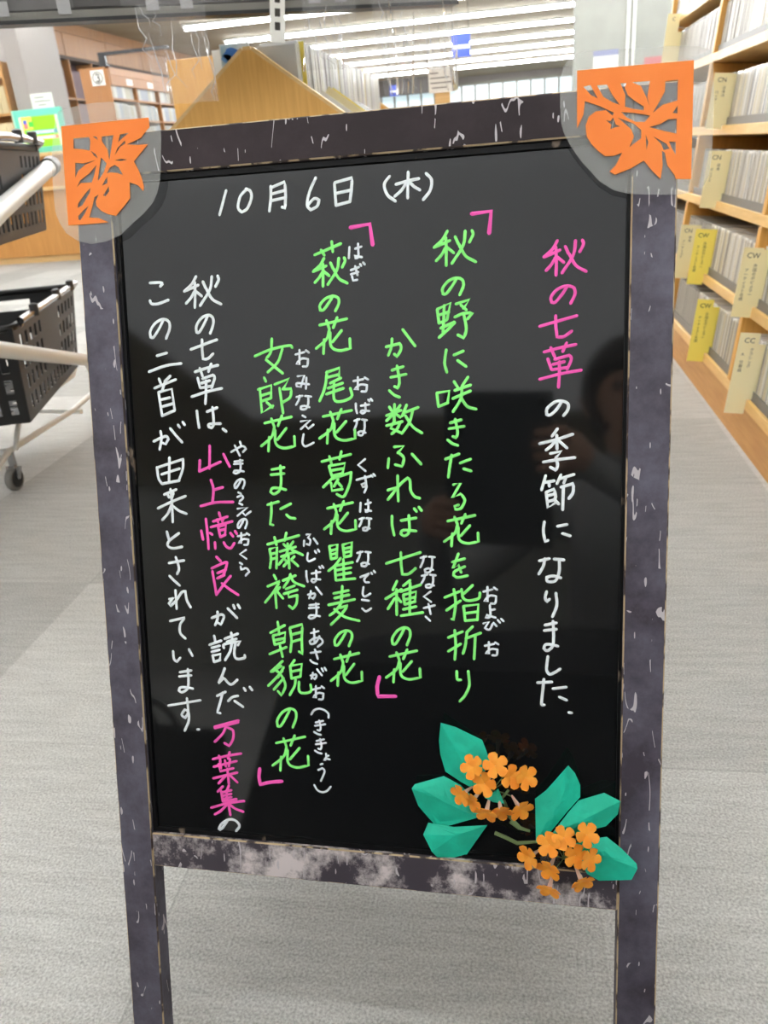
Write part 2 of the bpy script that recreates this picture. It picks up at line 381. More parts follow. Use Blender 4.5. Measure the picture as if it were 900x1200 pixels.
    'poem_b|green': """2547,1740 2658,1718 2660,1728 2663,1737 2665,1747 2664,1758 2659,1772 2651,1787 2641,1802 2633,1817 2610,1797;2595,1680 2594,1695 2593,1710 2592,1724 2589,1740 2584,1756 2577,1772 2570,1789 2563,1805;2680,1614 2688,1626 2696,1637 2705,1649 2716,1664 2729,1681 2743,1701 2759,1721 2774,1741;2589,1919 2678,1894;2579,1973 2700,1953;2630,1887 2635,1918 2640,1950 2645,1979 2647,2004 2646,2022 2642,2034 2638,2045 2634,2057 2607,2044;2565,2074 2575,2084 2585,2094 2596,2103 2606,2111 2616,2116 2626,2120 2636,2124 2646,2127;2539,2267 2655,2228;2605,2181 2599,2308;2563,2201 2581,2231;2649,2190 2621,2227;2594,2258 2538,2307;2612,2255 2647,2282;2538,2346 2664,2315;2603,2301 2571,2367 2648,2401;2647,2322 2641,2334 2635,2347 2629,2359 2622,2371 2612,2382 2601,2391 2589,2401 2577,2410;2700,2188 2663,2272;2672,2250 2790,2209;2749,2221 2743,2246 2737,2271 2730,2296 2721,2320 2708,2342 2692,2364 2675,2386 2658,2408;2688,2270 2701,2292 2715,2315 2729,2337 2744,2356 2761,2372 2779,2384 2798,2395 2817,2407;2595,2512 2672,2506 2623,2559;2627,2555 2639,2565 2652,2575 2663,2586 2670,2598 2670,2614 2666,2631 2661,2649 2656,2666 2600,2652;2550,2603 2541,2676;2735,2569 2806,2649;2618,2738 2618,2763 2618,2787 2618,2812 2618,2837 2618,2862 2619,2888 2619,2914 2620,2940;2537,2853 2611,2832 2602,2845 2592,2859 2583,2873 2573,2886 2564,2897 2554,2908 2545,2919 2536,2929;2566,2893 2586,2869 2607,2844 2626,2821 2644,2801 2660,2786 2673,2776 2686,2766 2700,2756 2704,2762 2709,2767 2714,2773 2717,2783 2718,2798 2718,2818 2717,2838 2720,2855 2725,2870 2733,2883 2742,2895 2751,2904 2761,2910 2771,2913 2781,2915 2791,2918;2566,3060 2566,3080 2565,3099 2565,3118 2566,3137 2569,3156 2573,3176 2577,3195 2581,3214;2639,3096 2760,3074;2702,3054 2703,3088 2705,3124 2706,3156 2703,3182 2696,3199 2686,3209 2674,3215 2664,3219 2656,3218 2648,3213 2641,3207 2633,3201 2637,3193 2639,3185 2644,3178 2656,3173 2676,3172 2702,3174 2731,3177 2758,3179;2746,3000 2764,3023;2783,2987 2804,3016;2512,3445 2548,3433 2584,3420 2620,3408 2655,3396 2690,3384 2723,3373 2757,3362 2790,3351;2633,3353 2632,3376 2632,3398 2632,3421 2632,3443 2634,3465 2636,3488 2638,3510 2640,3533 2653,3532 2666,3532 2679,3531 2693,3526 2706,3518 2720,3506 2735,3493 2749,3480;2596,3588 2561,3660;2500,3736 2632,3654;2591,3655 2589,3866;2575,3730 2517,3819;2597,3722 2626,3759;2704,3578 2647,3624;2624,3673 2788,3613;2646,3706 2656,3777;2646,3699 2750,3670 2737,3756;2651,3740 2742,3715;2656,3777 2741,3752;2703,3597 2695,3855;2644,3819 2748,3793;2624,3872 2803,3840;2651,3969 2644,3985 2637,4000 2630,4016 2621,4033 2610,4052 2598,4073 2586,4092 2576,4106 2569,4112 2562,4113 2557,4112 2551,4112 2550,4100 2547,4088 2547,4076 2549,4062 2556,4046 2567,4029 2579,4012 2591,3998 2605,3987 2620,3979 2635,3973 2648,3969 2661,3970 2672,3973 2683,3978 2690,3986 2695,3996 2697,4009 2697,4023 2696,4039 2691,4056 2684,4075 2676,4095 2668,4115;2524,4217 2749,4159;2581,4180 2604,4243;2669,4153 2636,4232;2604,4249 2599,4268 2595,4286 2589,4304 2578,4323 2561,4341 2539,4359 2515,4378 2491,4396;2559,4324 2551,4432;2705,4249 2629,4340;2611,4268 2611,4296 2609,4324 2610,4350 2615,4370 2626,4385 2642,4394 2660,4400 2680,4403 2701,4401 2725,4396 2750,4389 2774,4383 2771,4308""",
    'poem_b_close|pinkb': """2434,4393 2429,4415 2422,4436 2417,4457 2413,4478 2413,4499 2414,4519 2416,4539 2417,4560 2566,4552""",
    'poem_b_furigana|thin': """2791,3395 2837,3382;2816,3382 2815,3392 2814,3402 2812,3412 2810,3423 2805,3434 2800,3446 2794,3458 2788,3470;2859,3384 2904,3388;2883,3396 2883,3412 2883,3428 2883,3443 2881,3458 2878,3472 2874,3486 2869,3498 2863,3507 2855,3511 2846,3512 2836,3511 2827,3511 2823,3487 2830,3485 2838,3482 2845,3480 2853,3479 2861,3480 2870,3483 2880,3487 2889,3490;2798,3540 2844,3529;2823,3529 2822,3537 2821,3546 2819,3554 2816,3563 2812,3572 2807,3582 2801,3592 2795,3601;2865,3530 2909,3534;2889,3540 2889,3553 2889,3566 2889,3579 2887,3591 2884,3603 2880,3614 2875,3624 2869,3631 2861,3635 2851,3637 2841,3636 2834,3634 2831,3631 2830,3626 2830,3621 2830,3615 2837,3613 2844,3611 2851,3609 2859,3608 2867,3610 2876,3612 2886,3615 2895,3617;2867,3667 2812,3709 2870,3751;2810,3803 2899,3778;2848,3768 2865,3850;2824,3873 2860,3906""",
    'poem_c_open|pinkb': """2289,836 2440,820 2459,972""",
    'poem_c|green': """1999,1022 2210,950;2051,988 2076,1028;2138,930 2144,1006;2073,1051 2065,1063 2058,1076 2050,1089 2040,1101 2027,1112 2013,1124 1997,1135 1983,1146;1983,1146 1997,1141 2011,1136 2025,1132 2039,1127 2052,1122 2064,1118 2076,1113 2088,1109;2062,1089 2062,1109 2062,1129 2063,1149 2062,1170 2061,1192 2060,1215 2059,1238 2058,1261;2056,1154 2050,1164 2043,1174 2037,1184 2030,1194 2021,1203 2012,1212 2003,1220 1994,1229;2068,1150 2110,1185;2123,1088 2142,1132;2190,1057 2187,1078 2185,1099 2182,1120 2173,1143 2158,1168 2139,1195 2118,1222 2097,1250;2146,1135 2156,1154 2165,1174 2176,1193 2188,1209 2202,1221 2219,1230 2236,1238 2252,1247;2233,1056 2236,1062 2238,1068 2240,1074 2239,1082 2235,1092 2229,1103 2222,1114 2215,1126;2134,1339 2127,1350 2120,1362 2112,1373 2103,1385 2092,1399 2080,1415 2067,1429 2057,1439 2049,1443 2042,1443 2037,1442 2030,1442 2029,1432 2027,1423 2026,1413 2029,1403 2036,1391 2047,1378 2060,1366 2073,1356 2087,1349 2102,1344 2118,1340 2132,1338 2144,1339 2157,1343 2167,1348 2175,1354 2179,1362 2182,1372 2182,1384 2180,1396 2175,1409 2168,1423 2159,1438 2151,1452;2021,1555 2241,1515;2077,1522 2099,1588;2164,1502 2130,1579;2098,1594 2093,1612 2089,1630 2083,1649 2072,1666 2055,1683 2033,1700 2010,1716 1987,1733;2054,1666 2045,1775;2197,1602 2121,1688;2105,1614 2104,1641 2102,1670 2103,1696 2107,1717 2118,1733 2133,1744 2151,1751 2171,1755 2192,1756 2215,1752 2239,1747 2262,1743 2261,1667;2064,1921 2172,1889 2164,1950;2066,1961 2164,1940;2071,1915 2065,1947 2060,1981 2054,2013 2046,2043 2036,2070 2025,2095 2013,2118 2001,2143;2180,1967 2093,2005;2074,2044 2193,2007;2059,2090 2199,2047;2124,1992 2122,2029 2118,2068 2117,2103 2120,2129 2129,2143 2142,2150 2158,2151 2175,2150 2197,2146 2223,2138 2247,2127 2262,2115 2267,2101 2264,2084 2258,2066 2254,2049;2026,2265 2260,2221;2086,2231 2109,2295;2177,2210 2142,2286;2109,2301 2103,2318 2099,2336 2093,2354 2081,2371 2063,2388 2040,2405 2015,2421 1991,2438;2062,2371 2053,2477;2213,2306 2133,2391;2116,2320 2115,2346 2113,2374 2114,2400 2119,2420 2130,2435 2146,2445 2165,2452 2186,2456 2208,2456 2232,2452 2258,2446 2283,2442 2281,2369;2004,2623 2243,2567;2067,2582 2083,2639;2167,2544 2151,2607;2062,2661 2084,2740;2065,2658 2195,2637 2170,2721;2075,2696 2180,2679;2084,2737 2170,2721;2105,2735 2094,2746 2084,2758 2073,2770 2061,2781 2049,2793 2035,2805 2022,2817 2009,2829;2087,2762 2243,2711;2243,2711 2240,2732 2238,2752 2235,2773 2230,2795 2221,2821 2210,2848 2198,2873 2188,2891 2179,2901 2172,2906 2164,2906 2156,2905 2148,2902 2139,2897 2129,2891 2120,2885;2135,2765 2099,2823;2129,2790 2161,2825;2075,2795 2080,2858 2166,2845;2038,3001 2248,2953;2092,2966 2112,3028;2174,2944 2142,3019;2112,3034 2107,3052 2103,3069 2097,3087 2087,3104 2071,3121 2050,3138 2028,3154 2006,3171;2070,3104 2061,3208;2206,3037 2134,3123;2119,3053 2118,3079 2116,3106 2116,3131 2121,3151 2131,3165 2146,3175 2163,3181 2181,3184 2201,3184 2223,3180 2246,3174 2269,3169 2267,3097;2044,3312 2056,3416;2045,3310 2111,3295 2102,3404;2049,3349 2107,3334;2052,3380 2104,3368;2056,3416 2102,3404;2156,3297 2167,3398;2156,3297 2233,3275 2222,3386;2164,3330 2229,3315;2167,3361 2226,3349;2167,3398 2222,3386;2136,3407 2123,3423 2111,3440 2098,3456 2085,3471 2072,3483 2058,3494 2045,3504 2031,3514;2085,3471 2090,3591;2091,3472 2234,3440;2093,3509 2219,3484;2094,3549 2218,3526;2093,3591 2251,3574;2158,3418 2158,3578;2068,3703 2194,3674;2074,3741 2198,3710;2022,3800 2243,3747;2143,3640 2131,3768;2130,3783 2118,3800 2105,3817 2092,3834 2080,3849 2067,3860 2054,3870 2042,3878 2029,3887;2115,3822 2187,3800 2172,3819 2158,3839 2142,3858 2125,3879 2105,3900 2083,3921 2061,3943 2038,3965;2071,3834 2092,3851 2111,3867 2132,3883 2156,3896 2184,3906 2214,3913 2246,3919 2277,3926;2168,4011 2160,4025 2154,4039 2146,4053 2137,4068 2127,4085 2115,4103 2103,4121 2093,4133 2085,4139 2079,4140 2073,4139 2068,4139 2066,4128 2064,4117 2064,4106 2066,4094 2073,4080 2084,4064 2096,4049 2108,4037 2122,4027 2137,4020 2152,4014 2165,4011 2177,4011 2189,4014 2199,4019 2206,4026 2211,4035 2213,4046 2213,4059 2211,4073 2207,4088 2199,4105 2191,4123 2184,4141;2056,4258 2268,4198;2110,4219 2131,4286;2193,4191 2161,4275;2131,4292 2126,4312 2122,4331 2116,4351 2105,4370 2089,4389 2068,4408 2045,4427 2023,4446;2088,4371 2079,4485;2225,4292 2152,4389;2137,4313 2136,4341 2134,4371 2135,4398 2139,4420 2150,4435 2164,4445 2181,4452 2200,4455 2220,4453 2242,4448 2265,4440 2288,4434 2287,4356""",
    'poem_c_furigana|thin': """2277,979 2270,1061;2322,994 2371,981;2345,958 2345,983 2346,1010 2347,1034 2345,1052 2341,1061 2335,1064 2328,1064 2322,1065 2312,1047 2372,1059;2284,1151 2347,1132;2283,1182 2342,1168;2318,1124 2335,1191;2291,1197 2299,1229 2332,1226;2357,1110 2365,1123;2381,1099 2394,1115;2281,1994 2359,1981;2317,1964 2314,2063 2285,2056 2298,2047 2310,2037 2322,2029 2335,2023 2348,2022 2362,2023 2375,2026 2389,2028 2387,2040 2386,2053 2384,2065 2380,2074 2373,2077 2363,2077 2353,2076 2343,2076;2371,1969 2398,1985;2295,2168 2295,2177 2295,2187 2295,2196 2295,2206 2297,2215 2299,2224 2301,2234 2304,2243;2336,2187 2403,2178;2371,2167 2371,2184 2372,2201 2373,2217 2371,2229 2367,2237 2361,2242 2355,2245 2349,2247 2345,2246 2341,2244 2336,2240 2332,2237 2334,2234 2336,2230 2339,2226 2345,2224 2356,2224 2370,2226 2386,2227 2402,2229;2396,2141 2405,2153;2416,2135 2428,2150;2280,2303 2322,2291;2303,2291 2301,2301 2300,2311 2299,2321 2296,2331 2292,2342 2287,2353 2281,2364 2276,2376;2341,2294 2381,2300;2362,2307 2362,2322 2362,2338 2362,2353 2360,2367 2357,2381 2353,2394 2348,2406 2343,2414 2336,2418 2328,2418 2319,2417 2311,2417 2308,2394 2314,2392 2320,2389 2327,2387 2334,2387 2342,2388 2350,2391 2358,2395 2367,2398;2359,2606 2301,2652 2360,2701;2286,2771 2401,2741;2354,2741 2357,2759 2360,2778 2362,2796 2362,2809 2358,2818 2352,2823 2344,2827 2338,2831 2324,2807 2355,2796 2358,2803 2362,2810 2365,2817 2366,2826 2363,2836 2358,2848 2352,2860 2346,2872;2405,2735 2416,2746;2423,2725 2436,2739;2314,2955 2307,3027;2354,2966 2397,2952;2374,2932 2375,2955 2376,2979 2376,3000 2375,3016 2371,3024 2366,3027 2359,3027 2354,3029 2345,3013 2398,3020;2301,3087 2340,3077;2322,3077 2321,3085 2320,3093 2319,3101 2316,3109 2312,3118 2308,3127 2302,3137 2297,3146;2359,3079 2397,3083;2379,3089 2379,3101 2379,3114 2378,3126 2377,3137 2374,3148 2371,3159 2366,3169 2361,3176 2354,3179 2346,3179 2338,3178 2330,3178 2327,3160 2333,3158 2340,3156 2346,3154 2352,3153 2360,3155 2368,3157 2375,3160 2383,3162;2275,3363 2321,3351;2300,3351 2299,3360 2298,3370 2296,3379 2293,3389 2289,3400 2283,3411 2277,3422 2271,3433;2342,3353 2386,3357;2365,3364 2365,3379 2365,3394 2365,3408 2363,3422 2360,3435 2356,3448 2351,3460 2344,3468 2337,3472 2328,3472 2319,3471 2309,3471 2306,3449 2313,3447 2320,3444 2327,3442 2335,3442 2343,3443 2352,3446 2361,3449 2370,3452;2296,3561 2373,3529 2361,3540 2349,3551 2337,3562 2330,3572 2327,3581 2328,3589 2331,3595 2335,3600 2341,3602 2349,3603 2358,3602 2366,3602;2386,3522 2394,3533;2408,3507 2419,3521;2319,3643 2317,3657 2314,3672 2312,3686 2311,3698 2313,3707 2316,3713 2320,3718 2325,3720 2330,3721 2336,3719 2343,3715 2349,3712 2356,3708 2362,3704 2369,3700 2375,3696;2303,3749 2362,3755;2304,3821 2312,3827 2319,3835 2327,3841 2336,3844 2346,3841 2357,3834 2368,3826 2379,3818""",
    'poem_d|green': """1625,1645 1623,1670 1621,1697 1619,1722 1613,1744 1604,1762 1592,1777 1579,1790 1566,1804 1704,1917;1710,1726 1700,1752 1691,1779 1681,1805 1667,1829 1648,1850 1626,1869 1603,1887 1580,1905;1478,1776 1512,1763 1545,1750 1579,1738 1614,1727 1654,1719 1697,1711 1736,1705 1766,1703 1781,1704 1786,1709 1788,1715 1791,1720;1548,1947 1561,1977;1493,2040 1606,2009 1598,2110;1508,2033 1517,2227 1613,2171;1520,2088 1600,2066;1521,2132 1598,2110;1561,2143 1606,2185;1635,2003 1756,1961 1701,2043;1701,2043 1772,2040 1770,2057 1768,2075 1766,2092 1759,2107 1747,2119 1731,2128 1713,2137 1697,2146;1673,2034 1695,2231;1537,2309 1764,2263;1595,2274 1617,2341;1684,2251 1649,2332;1616,2347 1611,2366 1606,2385 1600,2404 1589,2423 1571,2441 1548,2458 1524,2476 1500,2493;1570,2422 1559,2535;1717,2353 1639,2444;1623,2368 1622,2396 1620,2425 1619,2453 1624,2474 1635,2490 1651,2501 1669,2508 1689,2512 1710,2512 1734,2508 1759,2502 1783,2497 1782,2419;1581,2685 1686,2668;1572,2727 1684,2717;1655,2655 1656,2685 1657,2715 1658,2744 1657,2770 1656,2793 1653,2814 1650,2833 1643,2849 1633,2863 1619,2873 1605,2881 1593,2885 1584,2884 1577,2879 1570,2873 1562,2867 1566,2859 1569,2850 1573,2842 1581,2837 1592,2834 1607,2834 1622,2835 1638,2837 1652,2839 1666,2842 1680,2846 1694,2849;1533,2973 1628,2948;1566,2956 1565,2979 1565,3002 1564,3024 1562,3046 1559,3069 1556,3090 1552,3112 1548,3134 1573,3140;1643,3007 1731,2964;1690,3054 1698,3061 1705,3068 1713,3074 1721,3079 1731,3082 1742,3083 1753,3084 1764,3085;1519,3302 1791,3225;1580,3242 1595,3304;1684,3204 1667,3269;1535,3342 1537,3362 1540,3383 1543,3403 1543,3423 1542,3443 1538,3462 1535,3481 1531,3500;1535,3342 1598,3323 1587,3501;1539,3385 1596,3370;1540,3428 1594,3413;1657,3298 1680,3320;1740,3277 1712,3314;1622,3361 1759,3319;1632,3403 1754,3362;1692,3294 1691,3315 1690,3336 1687,3357 1680,3378 1667,3401 1648,3423 1628,3447 1609,3470;1725,3345 1817,3386;1694,3391 1698,3499;1661,3426 1678,3443;1650,3483 1685,3445;1745,3399 1719,3425;1719,3430 1773,3478;1563,3559 1580,3595;1504,3656 1615,3609 1600,3633 1584,3657 1569,3681 1552,3704 1534,3727 1515,3749 1496,3771 1477,3793;1568,3686 1573,3837;1610,3662 1576,3698;1585,3698 1633,3754;1706,3549 1702,3562 1698,3574 1693,3587 1686,3600 1677,3615 1666,3630 1654,3646 1643,3662;1639,3604 1749,3559;1708,3571 1714,3583 1719,3594 1726,3606 1737,3616 1754,3625 1775,3633 1797,3640 1819,3647;1663,3675 1737,3645;1643,3716 1760,3679;1682,3710 1681,3744 1758,3725;1758,3725 1756,3742 1755,3760 1753,3777 1749,3793 1743,3807 1734,3819 1724,3830 1715,3842 1684,3817;1512,4053 1639,3984;1580,3957 1588,4065;1533,4082 1545,4155;1534,4076 1642,4045 1629,4128;1541,4117 1634,4096;1545,4155 1630,4128;1497,4237 1646,4172;1590,4153 1610,4256;1682,4006 1686,4031 1689,4057 1692,4082 1693,4108 1692,4134 1688,4160 1684,4186 1680,4211;1685,4003 1793,3970 1790,4004 1787,4038 1784,4072 1782,4105 1782,4136 1782,4166 1783,4195 1784,4225 1755,4206;1692,4064 1785,4037;1693,4126 1782,4096;1608,4294 1595,4306 1582,4318 1569,4330 1556,4342 1542,4355 1529,4367 1516,4379 1502,4391;1514,4390 1595,4336;1536,4369 1574,4397;1561,4439 1615,4347;1574,4397 1582,4408 1591,4419 1599,4431 1605,4444 1612,4459 1619,4475 1623,4492 1624,4511 1619,4530 1609,4552 1598,4573 1587,4595 1556,4559;1604,4378 1588,4395 1573,4413 1558,4430 1542,4447 1525,4464 1508,4481 1490,4498 1473,4515;1611,4444 1521,4546;1713,4281 1682,4324;1673,4333 1680,4442;1673,4333 1775,4311 1759,4421;1680,4383 1767,4361;1680,4442 1759,4421;1716,4447 1714,4461 1712,4475 1710,4490 1705,4507 1696,4525 1684,4545 1672,4566 1660,4587;1745,4469 1744,4491 1742,4513 1742,4534 1745,4549 1753,4559 1764,4564 1777,4565 1791,4565 1805,4563 1821,4559 1836,4553 1846,4544 1850,4533 1849,4518 1847,4503 1845,4488;1659,4708 1650,4726 1642,4744 1633,4761 1623,4780 1610,4802 1596,4826 1582,4848 1570,4864 1561,4871 1554,4872 1548,4871 1541,4872 1540,4858 1538,4844 1537,4830 1541,4815 1549,4797 1561,4777 1575,4758 1590,4742 1606,4730 1623,4720 1640,4712 1656,4708 1670,4708 1683,4711 1694,4717 1703,4726 1708,4737 1710,4751 1710,4768 1708,4785 1702,4805 1694,4827 1684,4849 1675,4872;1523,5021 1780,4949;1589,4976 1613,5049;1689,4944 1650,5035;1613,5055 1607,5076 1602,5098 1595,5119 1582,5140 1562,5162 1537,5183 1509,5204 1482,5226;1561,5142 1549,5266;1728,5052 1639,5159;1621,5077 1620,5108 1617,5140 1617,5170 1623,5194 1635,5210 1653,5220 1673,5226 1696,5229 1720,5227 1747,5220 1775,5211 1802,5204 1801,5119""",
    'poem_d_close|pinkb': """1364,5264 1361,5282 1358,5299 1356,5317 1354,5335 1355,5353 1357,5371 1360,5390 1362,5409 1381,5402 1399,5395 1418,5389 1440,5383 1467,5377 1497,5372 1529,5368 1559,5363""",
    'poem_d_furigana|thin': """1816,1774 1890,1758;1850,1739 1846,1854 1819,1846 1830,1835 1842,1824 1854,1814 1866,1807 1879,1806 1892,1807 1905,1810 1917,1813 1916,1827 1914,1843 1912,1857 1908,1866 1901,1871 1892,1871 1882,1869 1873,1869;1902,1744 1927,1763;1827,1944 1882,1939 1850,2030 1815,2021 1815,2014 1814,2007 1815,2001 1823,1998 1841,1998 1865,2002 1892,2006 1918,2010;1899,1956 1892,2043;1811,2107 1861,2098;1838,2097 1836,2105 1835,2114 1833,2122 1830,2131 1825,2140 1819,2149 1813,2159 1806,2168;1884,2100 1932,2106;1909,2111 1909,2124 1909,2137 1908,2150 1907,2162 1903,2174 1898,2185 1893,2195 1886,2202 1877,2205 1866,2206 1855,2205 1848,2203 1844,2200 1844,2195 1844,2189 1844,2184 1852,2182 1859,2180 1867,2179 1876,2178 1885,2180 1895,2183 1905,2186 1915,2189;1856,2254 1880,2268;1840,2301 1922,2289 1838,2362;1878,2332 1900,2360 1945,2327;1860,2402 1856,2420 1852,2438 1849,2456 1848,2470 1850,2481 1855,2489 1861,2495 1867,2499 1875,2500 1884,2497 1894,2493 1903,2489 1912,2486 1922,2481 1931,2476 1941,2471;1854,3217 1887,3213 1866,3243;1867,3241 1873,3247 1878,3252 1883,3258 1886,3265 1886,3273 1884,3283 1881,3293 1879,3303 1854,3295;1833,3268 1829,3310;1915,3248 1945,3292;1862,3369 1859,3381 1856,3394 1854,3407 1854,3417 1855,3424 1858,3430 1862,3434 1867,3437 1873,3437 1879,3435 1886,3432 1892,3429 1899,3426 1906,3423 1912,3419 1919,3416;1921,3351 1932,3367;1946,3339 1957,3356;1843,3519 1842,3530 1842,3542 1842,3553 1842,3565 1844,3576 1846,3588 1848,3599 1851,3610;1887,3540 1961,3525;1926,3514 1926,3534 1927,3555 1927,3575 1925,3590 1921,3600 1914,3607 1907,3611 1901,3613 1896,3612 1891,3609 1887,3605 1882,3602 1885,3597 1886,3592 1889,3588 1896,3585 1909,3585 1924,3586 1942,3587 1959,3588;1953,3481 1964,3495;1976,3473 1989,3490;1850,3718 1907,3704 1908,3708 1910,3713 1911,3718 1910,3723 1907,3730 1903,3738 1898,3745 1894,3753 1882,3744;1875,3687 1875,3694 1874,3702 1873,3709 1872,3717 1869,3724 1865,3733 1862,3741 1858,3749;1919,3652 1924,3658 1928,3663 1932,3669 1937,3675 1944,3684 1951,3693 1959,3702 1967,3712;1859,3807 1939,3795;1854,3831 1938,3823;1915,3789 1916,3805 1917,3822 1918,3838 1918,3853 1917,3867 1915,3879 1913,3889 1908,3899 1901,3906 1891,3913 1880,3917 1871,3920 1864,3920 1859,3917 1853,3914 1848,3910 1851,3906 1853,3901 1856,3896 1861,3893 1870,3891 1881,3891 1892,3891 1904,3892 1914,3893 1925,3894 1936,3896 1946,3897;1864,4043 1929,4024;1891,4008 1892,4118;1936,4067 1928,4082 1920,4097 1911,4111 1902,4122 1891,4130 1880,4134 1869,4137 1860,4137 1856,4134 1853,4128 1852,4121 1850,4114 1861,4105 1873,4096 1885,4088 1898,4083 1911,4081 1925,4081 1937,4083 1947,4087 1954,4093 1960,4101 1962,4111 1961,4120 1954,4129 1943,4139 1930,4148 1918,4158;1855,4213 1941,4198;1893,4182 1915,4261;1850,4275 1853,4279 1857,4284 1861,4288 1867,4292 1875,4296 1886,4299 1897,4302 1908,4305;1848,4409 1896,4396 1897,4400 1898,4404 1899,4408 1898,4413 1896,4419 1892,4425 1888,4432 1884,4439 1875,4431;1869,4383 1868,4389 1868,4395 1867,4401 1866,4408 1864,4415 1861,4422 1857,4429 1854,4436;1906,4352 1909,4357 1913,4361 1916,4366 1921,4372 1926,4379 1933,4386 1939,4394 1946,4402;1946,4342 1958,4367;1971,4335 1984,4358;1859,4531 1928,4512;1891,4498 1887,4601 1862,4596 1873,4585 1884,4574 1895,4565 1906,4558 1918,4555 1930,4556 1942,4558 1954,4559 1953,4572 1951,4586 1950,4598 1946,4607 1939,4612 1931,4613 1922,4612 1913,4612;1939,4498 1962,4513;1842,4748 1848,4738 1853,4728 1860,4718 1867,4710 1877,4704 1888,4699 1900,4696 1912,4694 1924,4695 1937,4697 1949,4701 1959,4705 1969,4711 1978,4718 1985,4725 1991,4733 1993,4741 1993,4750 1992,4759 1991,4768;1878,4817 1943,4799;1871,4846 1960,4828;1909,4798 1912,4814 1916,4830 1919,4846 1920,4858 1919,4868 1917,4875 1914,4880 1911,4887 1891,4882;1861,4900 1868,4905 1875,4909 1883,4913 1890,4917 1897,4919 1905,4921 1912,4922 1919,4923;1880,4980 1945,4961;1873,5010 1962,4992;1911,4960 1914,4976 1918,4993 1921,5009 1922,5023 1921,5032 1919,5039 1916,5045 1913,5052 1893,5047;1863,5066 1870,5070 1877,5075 1884,5079 1892,5083 1899,5085 1907,5087 1914,5088 1921,5089;1959,5087 1960,5098 1961,5110 1961,5122 1960,5131 1957,5137 1952,5141 1947,5145 1942,5149 1948,5130 1990,5136;1961,5111 1982,5103;1908,5187 1926,5180;1887,5238 1925,5217 1930,5224 1936,5230 1941,5237 1942,5249 1936,5267 1927,5288 1916,5312 1906,5334;1847,5375 1853,5387 1859,5399 1865,5410 1873,5419 1883,5426 1894,5431 1906,5434 1918,5435 1928,5433 1938,5430 1948,5425 1957,5419 1966,5411 1974,5401 1983,5390 1991,5380""",
